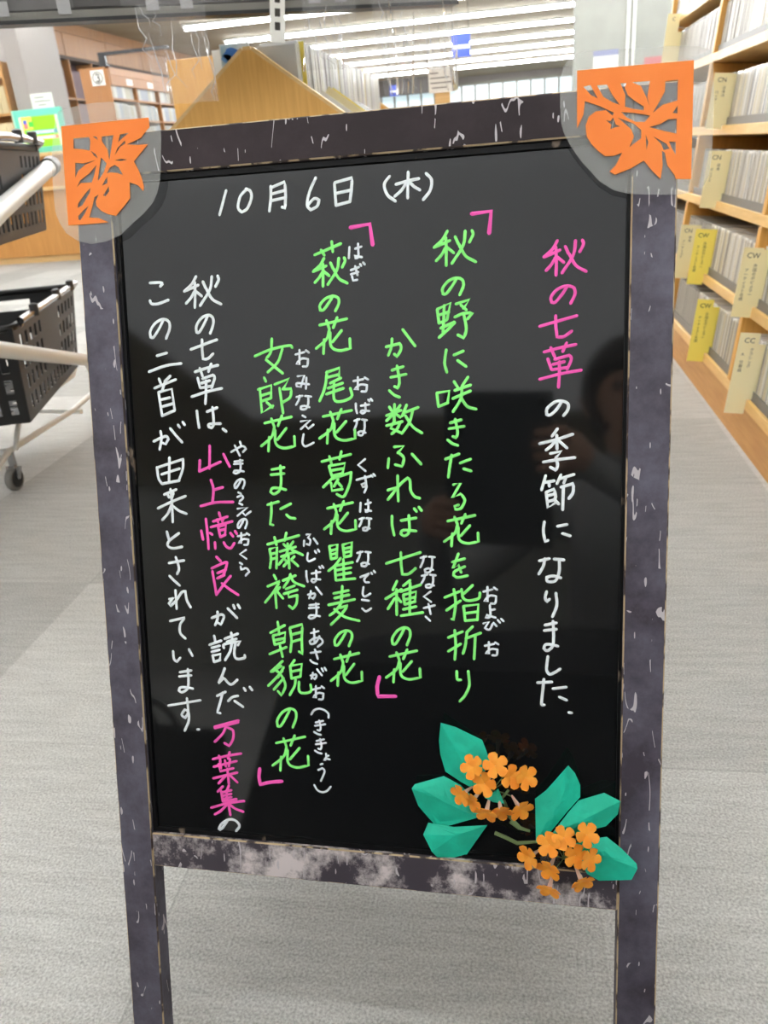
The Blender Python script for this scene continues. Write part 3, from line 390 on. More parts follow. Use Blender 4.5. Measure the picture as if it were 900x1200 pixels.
    'note_a|white': """1011,1134 1001,1149 992,1163 983,1178 971,1192 956,1205 939,1218 921,1231 904,1244;904,1244 920,1238 937,1233 953,1227 969,1222 984,1216 998,1211 1012,1206 1026,1201;997,1178 997,1201 996,1224 996,1247 995,1271 993,1296 992,1322 989,1349 987,1375;988,1253 980,1264 973,1276 965,1288 957,1299 947,1309 936,1319 925,1329 914,1339;1003,1249 1050,1288;1067,1177 1088,1227;1145,1141 1141,1165 1138,1189 1134,1213 1124,1240 1106,1269 1083,1299 1057,1331 1033,1362;1092,1231 1103,1253 1114,1275 1125,1297 1139,1315 1155,1329 1174,1339 1193,1348 1212,1358;1195,1139 1197,1146 1200,1153 1202,1160 1201,1169 1197,1180 1189,1193 1180,1207 1172,1220;1096,1439 1088,1454 1081,1468 1073,1483 1064,1499 1053,1517 1040,1537 1027,1555 1017,1568 1009,1573 1003,1574 997,1572 992,1572 991,1560 989,1548 989,1536 992,1523 999,1507 1010,1491 1023,1475 1036,1463 1049,1453 1065,1446 1080,1441 1093,1439 1105,1440 1117,1444 1127,1450 1134,1458 1138,1468 1140,1481 1140,1495 1137,1511 1132,1527 1125,1546 1116,1565 1107,1583;934,1704 964,1695 993,1686 1023,1677 1052,1668 1080,1659 1107,1651 1134,1643 1162,1635;1034,1630 1034,1649 1033,1669 1032,1688 1031,1708 1032,1727 1033,1746 1034,1766 1035,1785 1045,1785 1056,1786 1066,1785 1077,1782 1089,1775 1100,1766 1112,1755 1124,1745;959,1885 984,1878 1010,1871 1035,1864 1060,1858 1086,1852 1111,1847 1136,1842 1161,1838;1003,1856 1023,1921;1103,1825 1076,1886;980,1935 998,2013;1022,1941 1117,1913 1120,1920 1124,1926 1127,1934 1126,1944 1121,1959 1113,1977 1104,1997 1096,2016;1010,1977 1083,1958;1001,2015 1096,2002;920,2083 955,2074 989,2064 1023,2054 1057,2046 1089,2039 1121,2034 1153,2028 1184,2023;1051,1958 1050,1981 1049,2004 1047,2027 1046,2050 1044,2074 1041,2097 1038,2120 1035,2143;958,2199 959,2216 960,2234 961,2252 962,2269 964,2286 966,2303 968,2320 970,2337;1046,2208 1136,2177;1095,2174 1097,2208 1099,2244 1100,2277 1099,2303 1096,2319 1091,2328 1085,2334 1080,2341 1053,2330 1053,2325 1051,2318 1053,2313 1061,2309 1079,2307 1104,2307 1132,2307 1159,2307;1176,2350 1204,2371;995,3941 1018,3932 1041,3922 1062,3914 1079,3909 1091,3910 1099,3913 1104,3920 1105,3930 1101,3943 1093,3960 1083,3979 1074,3996 1051,3983;1050,3886 1050,3902 1050,3917 1049,3932 1047,3947 1042,3962 1036,3976 1029,3990 1022,4003;1143,3855 1152,3864 1162,3874 1172,3883 1181,3893 1191,3903 1201,3913 1211,3924 1221,3934;1194,3825 1204,3853;1235,3820 1251,3849;1008,4097 1015,4144;962,4178 1070,4137;981,4204 1054,4182;979,4239 1049,4218;985,4271 995,4327;985,4271 1058,4255 1047,4309;995,4327 1051,4308;1102,4120 1223,4071;1163,4065 1168,4115;1121,4146 1207,4116;1091,4200 1089,4192 1085,4184 1085,4176 1096,4168 1122,4160 1160,4152 1202,4144 1241,4136 1218,4171;1164,4155 1160,4174 1156,4193 1151,4212 1144,4231 1134,4250 1122,4269 1109,4288 1097,4307;1198,4146 1193,4173 1187,4201 1183,4228 1182,4250 1183,4266 1187,4278 1193,4286 1203,4291 1218,4293 1238,4290 1258,4285 1271,4281 1276,4276 1276,4269 1274,4263 1274,4257;1089,4380 1082,4396 1076,4412 1070,4428 1062,4445 1054,4462 1044,4479 1034,4497 1024,4514 1078,4463 1086,4474 1094,4485 1102,4496 1110,4504 1118,4511 1127,4517 1136,4520 1146,4519 1158,4512 1171,4501 1185,4488 1198,4476;1007,4629 1085,4589;1060,4597 1051,4624 1043,4651 1035,4677 1027,4701 1020,4722 1013,4741 1007,4759 1001,4777 1027,4783;1106,4669 1115,4660 1125,4650 1134,4641 1145,4634 1157,4628 1170,4625 1183,4622 1196,4619;1164,4666 1238,4714;1254,4547 1267,4569;1307,4535 1327,4561;1051,5755 1038,5775 1024,5796 1011,5815 1000,5831 991,5841 983,5848 975,5853 967,5859 965,5856 963,5854 961,5851 962,5845 967,5835 974,5822 982,5808 993,5796 1007,5784 1024,5772 1041,5761 1058,5755 1074,5752 1091,5752 1107,5755 1121,5761 1132,5769 1143,5781 1151,5793 1153,5806 1150,5818 1141,5830 1130,5843 1120,5856""",
    'note_a_names|pink': """1054,2485 1053,2511 1052,2536 1050,2561 1049,2586 1047,2608 1045,2630 1043,2652 1041,2673;962,2604 952,2696;952,2696 1143,2619;1171,2555 1176,2566 1181,2578 1187,2590 1193,2602 1199,2616 1206,2629 1213,2644 1220,2658;1050,2767 1055,2785 1061,2803 1066,2822 1068,2845 1067,2871 1063,2901 1058,2932 1053,2962;1067,2852 1151,2829;948,2986 981,2978 1013,2969 1047,2961 1081,2955 1118,2952 1157,2952 1196,2952 1235,2951;941,3193 953,3268;988,3093 990,3131 993,3168 995,3205 997,3239 998,3268 998,3295 998,3321 998,3347;1018,3212 1037,3225;1107,3040 1116,3074;1052,3114 1180,3073;1088,3098 1095,3122;1146,3085 1131,3114;1029,3162 1219,3113;1093,3159 1108,3245;1093,3159 1162,3145 1150,3219;1102,3190 1155,3178;1108,3245 1153,3226;1058,3291 1058,3344;1136,3290 1141,3300 1146,3310 1152,3319 1159,3327 1167,3332 1177,3337 1187,3339 1197,3337 1205,3330 1213,3319 1221,3307 1229,3295;1199,3210 1221,3239;1240,3194 1255,3217;1064,3413 1100,3450;1017,3513 1050,3498 1084,3482 1115,3468 1138,3460 1151,3457 1156,3458 1156,3464 1154,3475 1149,3494 1139,3519 1129,3546 1118,3572;1023,3538 1026,3567 1030,3596 1034,3625 1038,3652 1040,3675 1043,3697 1045,3718 1047,3739;1047,3739 1122,3643;1067,3552 1143,3522;1064,3597 1127,3567;1101,3639 1118,3652 1134,3664 1151,3677 1168,3689 1186,3701 1205,3712 1224,3724 1242,3735;1182,3575 1122,3643;969,4909 998,4900 1027,4890 1056,4881 1085,4872 1112,4863 1138,4855 1165,4847 1191,4839;971,4920 999,4911 1028,4903 1056,4894 1084,4886 1110,4878 1136,4870 1162,4863 1188,4855;1076,4896 1069,4913 1061,4931 1053,4948 1041,4966 1025,4985 1005,5005 985,5025 964,5044;1090,4909 1103,4914 1116,4918 1129,4924 1137,4933 1140,4949 1140,4968 1138,4989 1133,5009 1126,5026 1116,5042 1106,5058 1095,5074 1053,5052;938,5206 972,5195 1006,5185 1040,5175 1073,5166 1105,5158 1137,5151 1168,5144 1200,5137;996,5171 1009,5223;1096,5131 1078,5191;942,5275 1155,5209;1003,5219 1009,5284;1049,5209 1054,5264;1097,5195 1082,5262;988,5248 999,5313 1123,5276;933,5382 1156,5313;1067,5284 1074,5419;1053,5345 979,5426;1085,5340 1153,5403;1017,5451 966,5503;998,5492 1010,5589;1074,5437 1058,5476;1007,5508 1094,5479;1012,5538 1092,5513;1014,5568 1091,5543;1010,5592 1137,5558;1050,5485 1049,5589;900,5657 940,5643 980,5628 1019,5614 1058,5602 1096,5593 1133,5585 1170,5578 1207,5571;1059,5588 1074,5711;1043,5620 1030,5635 1016,5651 1002,5665 988,5678 974,5689 959,5699 944,5708 929,5717;1073,5615 1086,5624 1099,5634 1112,5643 1126,5650 1142,5656 1160,5661 1177,5665 1195,5670""",
    'note_a_furigana|thin': """1239,2539 1264,2525 1290,2511 1314,2499 1333,2492 1346,2493 1355,2498 1361,2505 1369,2512 1341,2540;1318,2454 1326,2481;1272,2485 1312,2570;1263,2618 1334,2609;1258,2638 1333,2634;1313,2603 1314,2618 1315,2632 1315,2647 1315,2660 1314,2671 1312,2681 1310,2691 1306,2699 1299,2705 1290,2710 1280,2714 1272,2716 1266,2715 1261,2713 1256,2710 1251,2707 1254,2703 1256,2699 1259,2695 1263,2692 1271,2691 1281,2691 1292,2692 1302,2692 1311,2694 1321,2695 1330,2697 1340,2699;1317,2761 1312,2769 1308,2777 1303,2785 1298,2794 1292,2804 1284,2815 1277,2825 1271,2832 1266,2835 1263,2835 1260,2835 1256,2834 1255,2828 1254,2822 1254,2815 1256,2808 1260,2800 1267,2791 1274,2782 1281,2775 1289,2770 1298,2765 1307,2762 1315,2761 1322,2761 1329,2763 1335,2766 1339,2770 1342,2776 1343,2783 1343,2790 1342,2799 1339,2808 1334,2818 1329,2828 1325,2838;1284,2871 1307,2881;1275,2909 1285,2905 1294,2901 1303,2897 1310,2896 1316,2899 1321,2904 1324,2911 1324,2917 1320,2923 1312,2930 1303,2937 1294,2943;1288,2961 1315,2974;1271,3007 1360,2994 1268,3066;1312,3036 1336,3062 1385,3029;1324,3091 1319,3100 1315,3108 1311,3116 1306,3125 1300,3135 1293,3146 1287,3156 1281,3163 1277,3167 1273,3167 1270,3166 1267,3166 1267,3160 1266,3153 1265,3147 1267,3139 1271,3131 1277,3122 1284,3113 1291,3106 1298,3100 1307,3096 1315,3093 1322,3091 1329,3092 1335,3093 1340,3096 1344,3101 1347,3106 1348,3113 1348,3121 1347,3129 1344,3139 1340,3149 1335,3159 1331,3170;1262,3237 1330,3223;1294,3209 1289,3297 1265,3292 1275,3283 1286,3274 1297,3266 1308,3261 1319,3259 1331,3260 1343,3262 1354,3263 1353,3274 1351,3286 1349,3297 1346,3304 1339,3308 1331,3308 1322,3308 1314,3308;1340,3211 1363,3225;1329,3351 1273,3388 1329,3426;1269,3460 1289,3473;1275,3492 1279,3521 1290,3516 1302,3511 1312,3506 1322,3506 1330,3509 1337,3517 1343,3525 1350,3533 1315,3569""",
    'note_b|white': """610,1164 633,1164 658,1164 681,1164 698,1165 709,1168 714,1170 717,1173 721,1176 698,1195;601,1303 603,1310 605,1318 609,1324 615,1329 626,1332 640,1333 656,1333 674,1331 694,1326 716,1320 739,1313 762,1306;710,1456 702,1472 693,1487 684,1503 673,1520 660,1539 645,1559 630,1578 618,1592 609,1598 602,1598 595,1597 589,1596 587,1584 586,1571 585,1558 589,1544 598,1528 610,1511 625,1494 640,1481 657,1471 674,1463 692,1458 707,1456 722,1457 735,1461 746,1468 755,1477 760,1487 762,1501 762,1516 759,1532 753,1550 744,1569 733,1589 724,1609;634,1745 722,1725;556,1872 594,1860 631,1848 668,1837 705,1828 740,1822 775,1819 809,1817 843,1814;640,1931 654,1970;741,1912 690,1954;596,2006 787,1941;689,1964 662,2030;629,2041 649,2234;629,2041 748,2016 763,2189;638,2103 727,2087;642,2162 746,2137;649,2234 762,2193;561,2443 589,2432 618,2419 645,2409 666,2403 679,2404 685,2410 690,2418 695,2424 665,2468 640,2457;627,2361 628,2375 631,2388 632,2403 631,2420 628,2440 622,2463 615,2488 609,2512;715,2339 726,2353 737,2367 748,2381 760,2396 773,2410 786,2425 800,2440 813,2454;786,2311 800,2332;829,2288 844,2312;575,2660 577,2684 578,2709 580,2732 584,2752 589,2767 597,2778 605,2789 613,2799;577,2663 813,2594;813,2594 812,2614 812,2633 810,2653 806,2675 798,2698 788,2722 776,2747 765,2772;693,2580 677,2772;614,2719 778,2672;613,2799 769,2772;627,2889 737,2847;653,2877 668,2913;710,2876 693,2918;563,3006 595,2991 627,2977 659,2963 691,2950 723,2937 755,2925 786,2914 818,2902;686,2844 688,2877 690,2909 692,2942 692,2976 692,3012 691,3048 690,3085 689,3122;687,2976 678,2995 669,3014 660,3032 650,3049 638,3064 624,3078 610,3091 597,3104;703,2989 716,3000 729,3010 743,3020 757,3029 772,3035 787,3040 802,3045 817,3050;630,3205 646,3272;739,3217 715,3233 690,3250 667,3266 650,3280 639,3292 632,3304 630,3314 631,3323 637,3331 646,3338 659,3344 674,3347 693,3346 715,3342 739,3337 761,3332;633,3474 771,3449;698,3422 705,3446 713,3472 719,3496 722,3517 720,3533 715,3545 708,3556 702,3567;632,3586 642,3596 651,3606 661,3616 671,3626 683,3636 695,3646 707,3656 719,3666;678,3709 678,3729 678,3749 678,3769 679,3789 679,3809 679,3830 679,3850 679,3871;617,3788 657,3769 608,3830 628,3848 640,3837 653,3825 666,3813 679,3799 693,3782 707,3761 720,3742 732,3728 742,3720 751,3717 759,3715 768,3712 769,3733 771,3754 773,3774 777,3793 783,3809 791,3824 799,3839 808,3854;613,3980 753,3946 739,3961 726,3976 713,3991 704,4007 699,4026 696,4046 696,4066 700,4084 708,4097 719,4109 732,4119 744,4130;624,4248 624,4265 624,4283 625,4299 627,4313 632,4323 638,4329 644,4335 651,4342 687,4304;772,4226 800,4281;676,4433 782,4412;667,4471 779,4456;751,4402 751,4429 752,4456 752,4482 751,4505 750,4526 747,4546 743,4563 737,4578 726,4590 712,4600 698,4608 686,4612 677,4612 669,4608 662,4603 655,4598 659,4590 662,4582 666,4575 674,4570 685,4567 700,4566 716,4566 731,4567 745,4568 759,4570 773,4573 787,4575;551,4740 851,4676;727,4665 729,4696 732,4729 733,4759 732,4785 726,4805 718,4819 709,4831 700,4845 691,4838 681,4832 673,4825 670,4816 674,4806 682,4793 692,4780 702,4768 710,4771 719,4774 727,4779 733,4788 736,4803 737,4823 736,4846 732,4868 725,4890 714,4913 702,4937 690,4960;808,4943 824,4941""",
}
DECO = [
    ("-83,-97 308,-98 681,-98 685,-27 638,14 607,47 542,69 482,87 575,98 663,100 594,163 534,220 573,295 595,358 607,421 598,449 554,402 486,376 484,443 483,495 426,554 349,625 279,607 222,577 182,537 179,500 207,450 170,468 147,535 110,622 193,631 280,670 94,674 -79,671 -82,298",
     ["20,4 158,3 167,37 156,108 91,93 14,82", "270,9 371,7 346,103 322,193 310,110 267,45", "429,7 506,1 451,34 408,65", "371,161 399,107 467,56 469,78 423,101", "21,191 94,202 203,184 106,213 42,255 12,305", "20,379 54,329 136,283 207,221 176,307 155,352 59,350", "250,167 296,217 268,282 215,341 210,338", "290,294 323,250 366,233 400,256 431,315 385,296 327,287", "22,506 88,436 140,393 131,429 57,524 13,542", "14,605 66,561 111,533 70,593 30,638 14,632", "242,385 275,340 295,318 291,367", "188,3 223,6 233,32", "368,199 428,191 476,202 421,208", "248,460 301,394 304,431 268,467", "164,109 207,141 223,173 190,148"],
     "-100,-212 -3,-229 106,-245 237,-248 354,-245 528,-229 665,-205 742,-158 772,-85 780,-4 779,66 768,187 759,299 745,390 719,470 679,540 598,617 487,693 387,771 264,817 118,832 -2,801 -106,731 -160,642 -190,555 -194,438 -192,322 -190,217 -182,113 -168,10 -143,-102"),
    ("3963,-129 4366,-126 4745,-121 4747,270 4749,661 4646,653 4637,626 4587,556 4569,472 4549,456 4556,554 4544,646 4484,584 4428,513 4337,561 4233,594 4196,569 4238,529 4280,447 4225,465 4163,463 4113,422 4069,376 4034,318 4026,244 4047,186 4097,154 4164,153 4211,194 4218,174 4121,122 4019,80 4010,170 3967,258",
     ["4008,-17 4055,-25 4108,70 4058,42", "4100,-17 4168,-18 4206,55 4258,126 4207,103 4145,62", "4260,-17 4300,-14 4290,15 4310,65 4353,104 4420,152 4421,176 4354,162 4293,141 4294,63", "4338,-16 4459,-14 4443,89 4457,149 4440,100 4399,14", "4561,-1 4644,-5 4644,131 4547,151 4482,199 4522,131 4559,64", "4614,211 4645,166 4646,216", "4269,175 4355,188 4464,216 4429,254 4368,249 4306,214", "4460,291 4538,276 4585,250 4643,251 4643,350 4563,326", "4245,209 4356,260 4406,306 4407,361 4328,415 4358,345 4338,295", "4165,220 4196,229 4214,206 4234,256 4265,271 4228,273 4197,283 4203,253", "4489,355 4577,411 4600,446 4561,453 4541,408", "4595,398 4639,406 4642,490 4614,444", "4437,339 4456,389 4445,442"],
     "3846,-2 3848,-86 3870,-168 3919,-223 4005,-250 4177,-247 4394,-234 4585,-229 4774,-208 4854,-176 4871,-82 4884,129 4884,341 4881,530 4865,649 4837,707 4778,745 4682,760 4513,751 4341,733 4229,700 4128,632 4065,559 4001,487 3950,415 3905,344 3871,274 3854,205 3847,95"),
]
LEAVES = [
    ("2935,4757 3057,4786 3270,4882 3304,4974 3328,5052 3289,5150 3219,5316 3094,5252 2969,5173 2929,5028 2919,4911", "2935,4757 3124,5073 3219,5316"),
    ("2686,5342 2712,5303 2955,5213 3094,5282 3177,5364 3232,5448 3232,5553 2907,5678 2822,5587 2738,5488", "2686,5342 2952,5426 3232,5553"),
    ("2777,5742 2821,5632 3034,5652 3308,5613 3124,5908 2903,5944 2847,5888", "2804,5831 3020,5736 3308,5613"),
    ("3288,5377 3399,5288 3447,5416 3357,5409", "3288,5377 3447,5416"),
    ("3950,5052 4003,5113 4044,5210 4045,5311 3940,5449 3821,5620 3700,5734 3696,5484 3692,5353 3779,5274", "3950,5052 3900,5366 3700,5734"),
    ("3821,5650 3954,5448 4032,5341 4228,5261 4353,5322 4335,5431 4246,5540 4049,5615 3916,5671", "4353,5322 4100,5494 3821,5650"),
    ("3983,5723 4129,5659 4254,5630 4366,5717 4486,5837 4493,5880 4450,5979 4200,6012 4106,5962", "4474,5882 4236,5773 3983,5723"),
]
BLOOMS = [(3195, 5120, 200), (3376, 5097, 250), (3289, 5255, 80), (3495, 5181, 0), (3614, 5177, -40), (3100, 5363, 170), (3188, 5408, 60), (3301, 5502, 10), (3419, 5481, 70), (3576, 5450, -60), (3808, 5736, 20), (3922, 5670, 45), (4095, 5628, -30), (3646, 5858, 200), (3807, 5947, 100), (4011, 5812, 0), (4120, 5831, -10), (4067, 6033, 110), (3808, 6123, 90)]
STEMS = ["3370,5675 3453,5705 3549,5748 3713,5721", "3495,5567 3563,5613 3652,5635", "3288,5355 3412,5390 3481,5296", "3440,5388 3495,5530 3577,5612", "3713,5721 3821,5664 3955,5623"]

# ------------------------------------------------------------------ materials
WOOD = mat('maple wood', srgb(232, 180, 98), 0.45, var=srgb(216, 160, 80), scale=9, stretch=(14, 14, 0.8), lo=0.3, hi=0.75, bump=0.02)
WOODN = mat('brown shelf wood', srgb(170, 118, 70), 0.5, var=srgb(154, 102, 58), scale=9, stretch=(14, 14, 0.8), lo=0.3, hi=0.75)
WOODX = mat('maple edge', srgb(232, 198, 142), 0.45, var=srgb(216, 178, 116), scale=9, stretch=(1, 14, 14), lo=0.3, hi=0.75)
WOODL = mat('maple lip', srgb(240, 200, 130), 0.42, var=srgb(224, 180, 106), scale=8, stretch=(12, 1, 12), lo=0.3, hi=0.75)
WOODK = mat('plinth wood', srgb(206, 156, 94), 0.5, var=srgb(190, 138, 78), scale=8, stretch=(12, 1, 12), lo=0.3, hi=0.75)
PANEL = mat('wall panelling', srgb(168, 116, 62), 0.5, var=srgb(150, 100, 50), scale=4, stretch=(6, 6, 0.5), lo=0.3, hi=0.7)
COUNTERW = mat('counter wood', srgb(206, 150, 84), 0.45, var=srgb(190, 134, 70), scale=5, stretch=(8, 8, 0.6), lo=0.3, hi=0.7)
DARKIN = mat('shelf interior', srgb(70, 50, 34), 0.7)
BLACK = mat('black metal', (0.012, 0.012, 0.013, 1), 0.4)
WHITEP = mat('white paper', srgb(235, 234, 228), 0.7)
INK = mat('ink', srgb(62, 58, 54), 0.8)
WALLP = mat('pale wall paint', srgb(160, 161, 154), 0.8, var=srgb(155, 156, 149), scale=3)
GREYW = mat('grey wall paint', srgb(162, 156, 152), 0.8)
CEILM = mat('ceiling board', srgb(168, 156, 134), 0.9, var=srgb(160, 147, 125), scale=1.2)
TUBE = mat('lamp tube', (0.96, 0.985, 1, 1), 0.5, emit=LAMP)
HOUSE = mat('lamp housing', srgb(226, 226, 222), 0.5)

def carpet_material():
    m = mat('carpet tile', srgb(150, 150, 147), 0.95, spec=0.1)
    nt = m.node_tree
    n, l = nt.nodes, nt.links
    b = n['Principled BSDF']
    tc = n.new('ShaderNodeTexCoord')
    mp = n.new('ShaderNodeMapping')
    mp.inputs['Location'].default_value = (0.82, 0.23, 0)
    mp.inputs['Scale'].default_value = (2, 2, 2)
    l.new(tc.outputs['Object'], mp.inputs[0])
    fl = n.new('ShaderNodeVectorMath')
    fl.operation = 'FLOOR'
    l.new(mp.outputs[0], fl.inputs[0])
    wn = n.new('ShaderNodeTexWhiteNoise')
    l.new(fl.outputs[0], wn.inputs[0])
    # per-tile tone
    r1 = n.new('ShaderNodeValToRGB')
    r1.color_ramp.elements[0].color = srgb(180, 180, 178)
    r1.color_ramp.elements[1].color = srgb(202, 202, 200)
    l.new(wn.outputs['Value'], r1.inputs[0])
    # pile: coarse loop speckle and fine streaks
    n1 = n.new('ShaderNodeTexNoise')
    n1.inputs['Scale'].default_value = 330
    n1.inputs['Detail'].default_value = 2
    l.new(tc.outputs['Object'], n1.inputs['Vector'])
    n2 = n.new('ShaderNodeTexNoise')
    n2.inputs['Scale'].default_value = 16
    n2.inputs['Detail'].default_value = 5
    st = n.new('ShaderNodeMapping')
    st.inputs['Scale'].default_value = (0.6, 5, 1)
    l.new(tc.outputs['Object'], st.inputs[0])
    l.new(st.outputs[0], n2.inputs['Vector'])
    ad = n.new('ShaderNodeMath')
    ad.operation = 'MULTIPLY_ADD'
    ad.inputs[1].default_value = 0.35
    l.new(n2.outputs['Fac'], ad.inputs[0])
    l.new(n1.outputs['Fac'], ad.inputs[2])
    r2 = n.new('ShaderNodeValToRGB')
    r2.color_ramp.elements[0].position = 0.42
    r2.color_ramp.elements[1].position = 0.95
    r2.color_ramp.elements[0].color = (0.62, 0.62, 0.61, 1)
    r2.color_ramp.elements[1].color = (1.3, 1.3, 1.29, 1)
    l.new(ad.outputs[0], r2.inputs[0])
    mx = n.new('ShaderNodeMix')
    mx.data_type = 'RGBA'
    mx.blend_type = 'MULTIPLY'
    mx.inputs[0].default_value = 1
    l.new(r1.outputs[0], mx.inputs[6])
    l.new(r2.outputs[0], mx.inputs[7])
    # thin seams between tiles
    fr = n.new('ShaderNodeVectorMath')
    fr.operation = 'FRACTION'
    l.new(mp.outputs[0], fr.inputs[0])
    sx = n.new('ShaderNodeSeparateXYZ')
    l.new(fr.outputs[0], sx.inputs[0])
    mn = n.new('ShaderNodeMath')
    mn.operation = 'MINIMUM'
    l.new(sx.outputs[0], mn.inputs[0])
    l.new(sx.outputs[1], mn.inputs[1])
    lt = n.new('ShaderNodeMath')
    lt.operation = 'LESS_THAN'
    lt.inputs[1].default_value = 0.006
    l.new(mn.outputs[0], lt.inputs[0])
    m2 = n.new('ShaderNodeMix')
    m2.data_type = 'RGBA'
    m2.inputs[7].default_value = srgb(128, 128, 126)
    sc = n.new('ShaderNodeMath')
    sc.operation = 'MULTIPLY'
    sc.inputs[1].default_value = 0.22
    l.new(lt.outputs[0], sc.inputs[0])
    l.new(sc.outputs[0], m2.inputs[0])
    l.new(mx.outputs[2], m2.inputs[6])
    l.new(m2.outputs[2], b.inputs['Base Color'])
    bp = n.new('ShaderNodeBump')
    bp.inputs['Strength'].default_value = 0.5
    bp.inputs['Distance'].default_value = 0.003
    l.new(n1.outputs['Fac'], bp.inputs['Height'])
    l.new(bp.outputs[0], b.inputs['Normal'])
    return m

# ------------------------------------------------------------------ the setting
def slab(name, a, b, m):
    k = MB()
    k.box(a, b)
    return struct(k.build(name, m))

ZC = 2.6
slab('floor', (-9, -9.5, -0.1), (5, 26.6, 0), carpet_material())
slab('ceiling', (-9, -9.5, ZC), (5, 26.6, ZC + 0.1), CEILM)
slab('wall_back', (-9, -9.6, 0), (5, -9.5, ZC), WALLP)
slab('wall_right', (5, -9.5, 0), (5.1, 11.5, ZC), WALLP)
slab('wall_outer_left', (-9.1, -9.5, 0), (-9, 9.6, ZC), PANEL)
slab('wall_return', (-9, 9.6, 0), (-5.6, 9.7, ZC), GREYW)
slab('wall_divider', (0.79, 11.5, 0), (5.1, 11.7, ZC), WALLP)
# left wall: panelled
k = MB()
k.box((-5.7, 9.7, 0), (-5.6, 26.6, ZC))
for i in range(14):
    y = 9.75 + i * 1.2
    k.box((-5.6, y, 0), (-5.585, y + 1.185, ZC - 0.12))
k.box((-5.6, 9.7, ZC - 0.12), (-5.56, 26.6, ZC))
struct(k.build('wall_left', PANEL))
# far wall with a long window
k = MB()
k.box((-5.7, 26.5, 0), (5, 26.6, 0.9))
k.box((-5.7, 26.5, 2.45), (5, 26.6, ZC))
k.box((-5.7, 26.5, 0.9), (-5.4, 26.6, 2.45))
struct(k.build('wall_far', GREYW))
WINF = mat('window frame', srgb(150, 148, 138), 0.5)
DAY = mat('daylit glass', srgb(206, 226, 232), 0.2, emit=0.34)
w = MB()
for i in range(27):
    x = -5.4 + i * 0.4
    w.box((x - 0.025, 26.44, 0.9), (x + 0.025, 26.52, 2.45))
for z in (0.9, 1.4, 1.9, 2.4):
    w.box((-5.4, 26.45, z - 0.04), (5, 26.51, z + 0.05))
w1 = struct(w.build('window_1', WINF))
w = MB()
w.box((-5.4, 26.53, 0.9), (5, 26.55, 2.45))
w.build('glass', DAY, w1)
k = MB()
k.box((-5.6, 24.9, 2.2), (-1.6, 25.2, ZC))
struct(k.build('trim_1', mat('dark soffit', srgb(92, 86, 82), 0.7)))
# square pillar beside the counter
k = MB()
k.cbox((-5.06, 8.62, 0), (-4.88, 9.42, ZC), 0.01)
struct(k.build('pillar', GREYW))
# white conduits on the pale wall
WHITEPVC = mat('white conduit', srgb(236, 236, 230), 0.4)
k = MB()
for x in (1.42, 1.49):
    k.tube([(x, 11.47, 0), (x, 11.47, ZC)], 0.022, 10)
struct(k.build('trim_2', WHITEPVC, smooth=True))

# ------------------------------------------------------------------ ceiling lamps: rows of tube strips across the room
def lamp_row(y, label, x0, x1):
    t = thing('ceiling_lamp', label, 'lamp', (0, y, ZC), 'rows of fluorescent strip lamps on the ceiling')
    h = MB()
    h.box((x0, -0.05, -0.03), (x1, 0.05, -0.0003))
    h.build('housing', HOUSE, t)
    h = MB()
    h.tube([(x0 + 0.03, 0, -0.052), (x1 - 0.03, 0, -0.052)], 0.022, 10)
    h.build('lamp_tube', TUBE, t, smooth=True)
for i, y in enumerate(LAMP_ROWS):
    xr = 4.9 if y < 11.4 else 0.75 + (y - 11.5) * 0.07
    vis = [yy for yy in LAMP_ROWS if yy > 12]
    if y > 12:
        j = vis.index(y)
        nm = ['nearest', 'second nearest', 'third nearest', 'fourth nearest', 'fifth nearest', 'sixth nearest', 'seventh nearest', 'eighth nearest', 'farthest'][min(j, 8)]
        lab = 'long white strip lamp on the ceiling, %s row seen above the board' % nm
    else:
        lab = 'added white fluorescent strip lamp on the ceiling at the side behind the viewer'
    if abs(y - 0.9) < 1:  # these rows are shortened to keep the carpet under the sign darker
        lamp_row(y, 'short strip lamp on the ceiling %s the board' % ('just in front of' if y < 0.5 else 'just behind'), -1.0, 1.0)
    else:
        lamp_row(y, lab, -4.45 if y > 9 else -8.6, 4.7 if y < 11.4 else 2.6)

for y in FILL_ROWS:
    xa = 1.7 + 0.5 * (0.8 - y)
    lamp_row(y, 'added white fluorescent strip lamp on the ceiling at the side behind the viewer', -8.6, -xa)
    if xa < 4.4:
        lamp_row(y, 'added white fluorescent strip lamp on the ceiling at the side behind the viewer', xa, 4.8)

for x, sd in ((-1.9, 'left aisle'), (3.9, 'passage right of the rack')):  # added lamps: extra light for the left floor and the right rack
    t = thing('ceiling_lamp', 'added white strip lamp running lengthwise on the ceiling over the %s' % sd, 'lamp', (x, 0, ZC))
    h = MB()
    h.box((-0.05, 1.0, -0.03), (0.05, 4.6, -0.0003))
    h.build('housing', HOUSE, t)
    h = MB()
    h.tube([(0, 1.03, -0.055), (0, 4.57, -0.055)], 0.026, 10)
    h.build('lamp_tube', TUBE, t, smooth=True)
# added fill panel behind the viewer: greys the board's reflection and lights its front
t = thing('ceiling_fill', 'added wide frosted fill panel on the ceiling behind the viewer', 'lamp', (0, -4.0, ZC))
h = MB()
for a_, b_ in (((-3.0, -2.0), (3.0, -1.96)), ((-3.0, 2.2), (3.0, 2.24)), ((-3.04, -2.0), (-3.0, 2.24)), ((3.0, -2.0), (3.04, 2.24))):
    h.box((a_[0], a_[1], -0.05), (b_[0], b_[1], -0.0003))
h.build('fill_frame', HOUSE, t)
h = MB()
h.box((-3.0, -1.96, -0.045), (3.0, 2.2, -0.035))
h.build('fill_sheet', mat('frosted diffuser', (0.95, 0.97, 1, 1), 0.6, emit=FILL_GLOW), t)

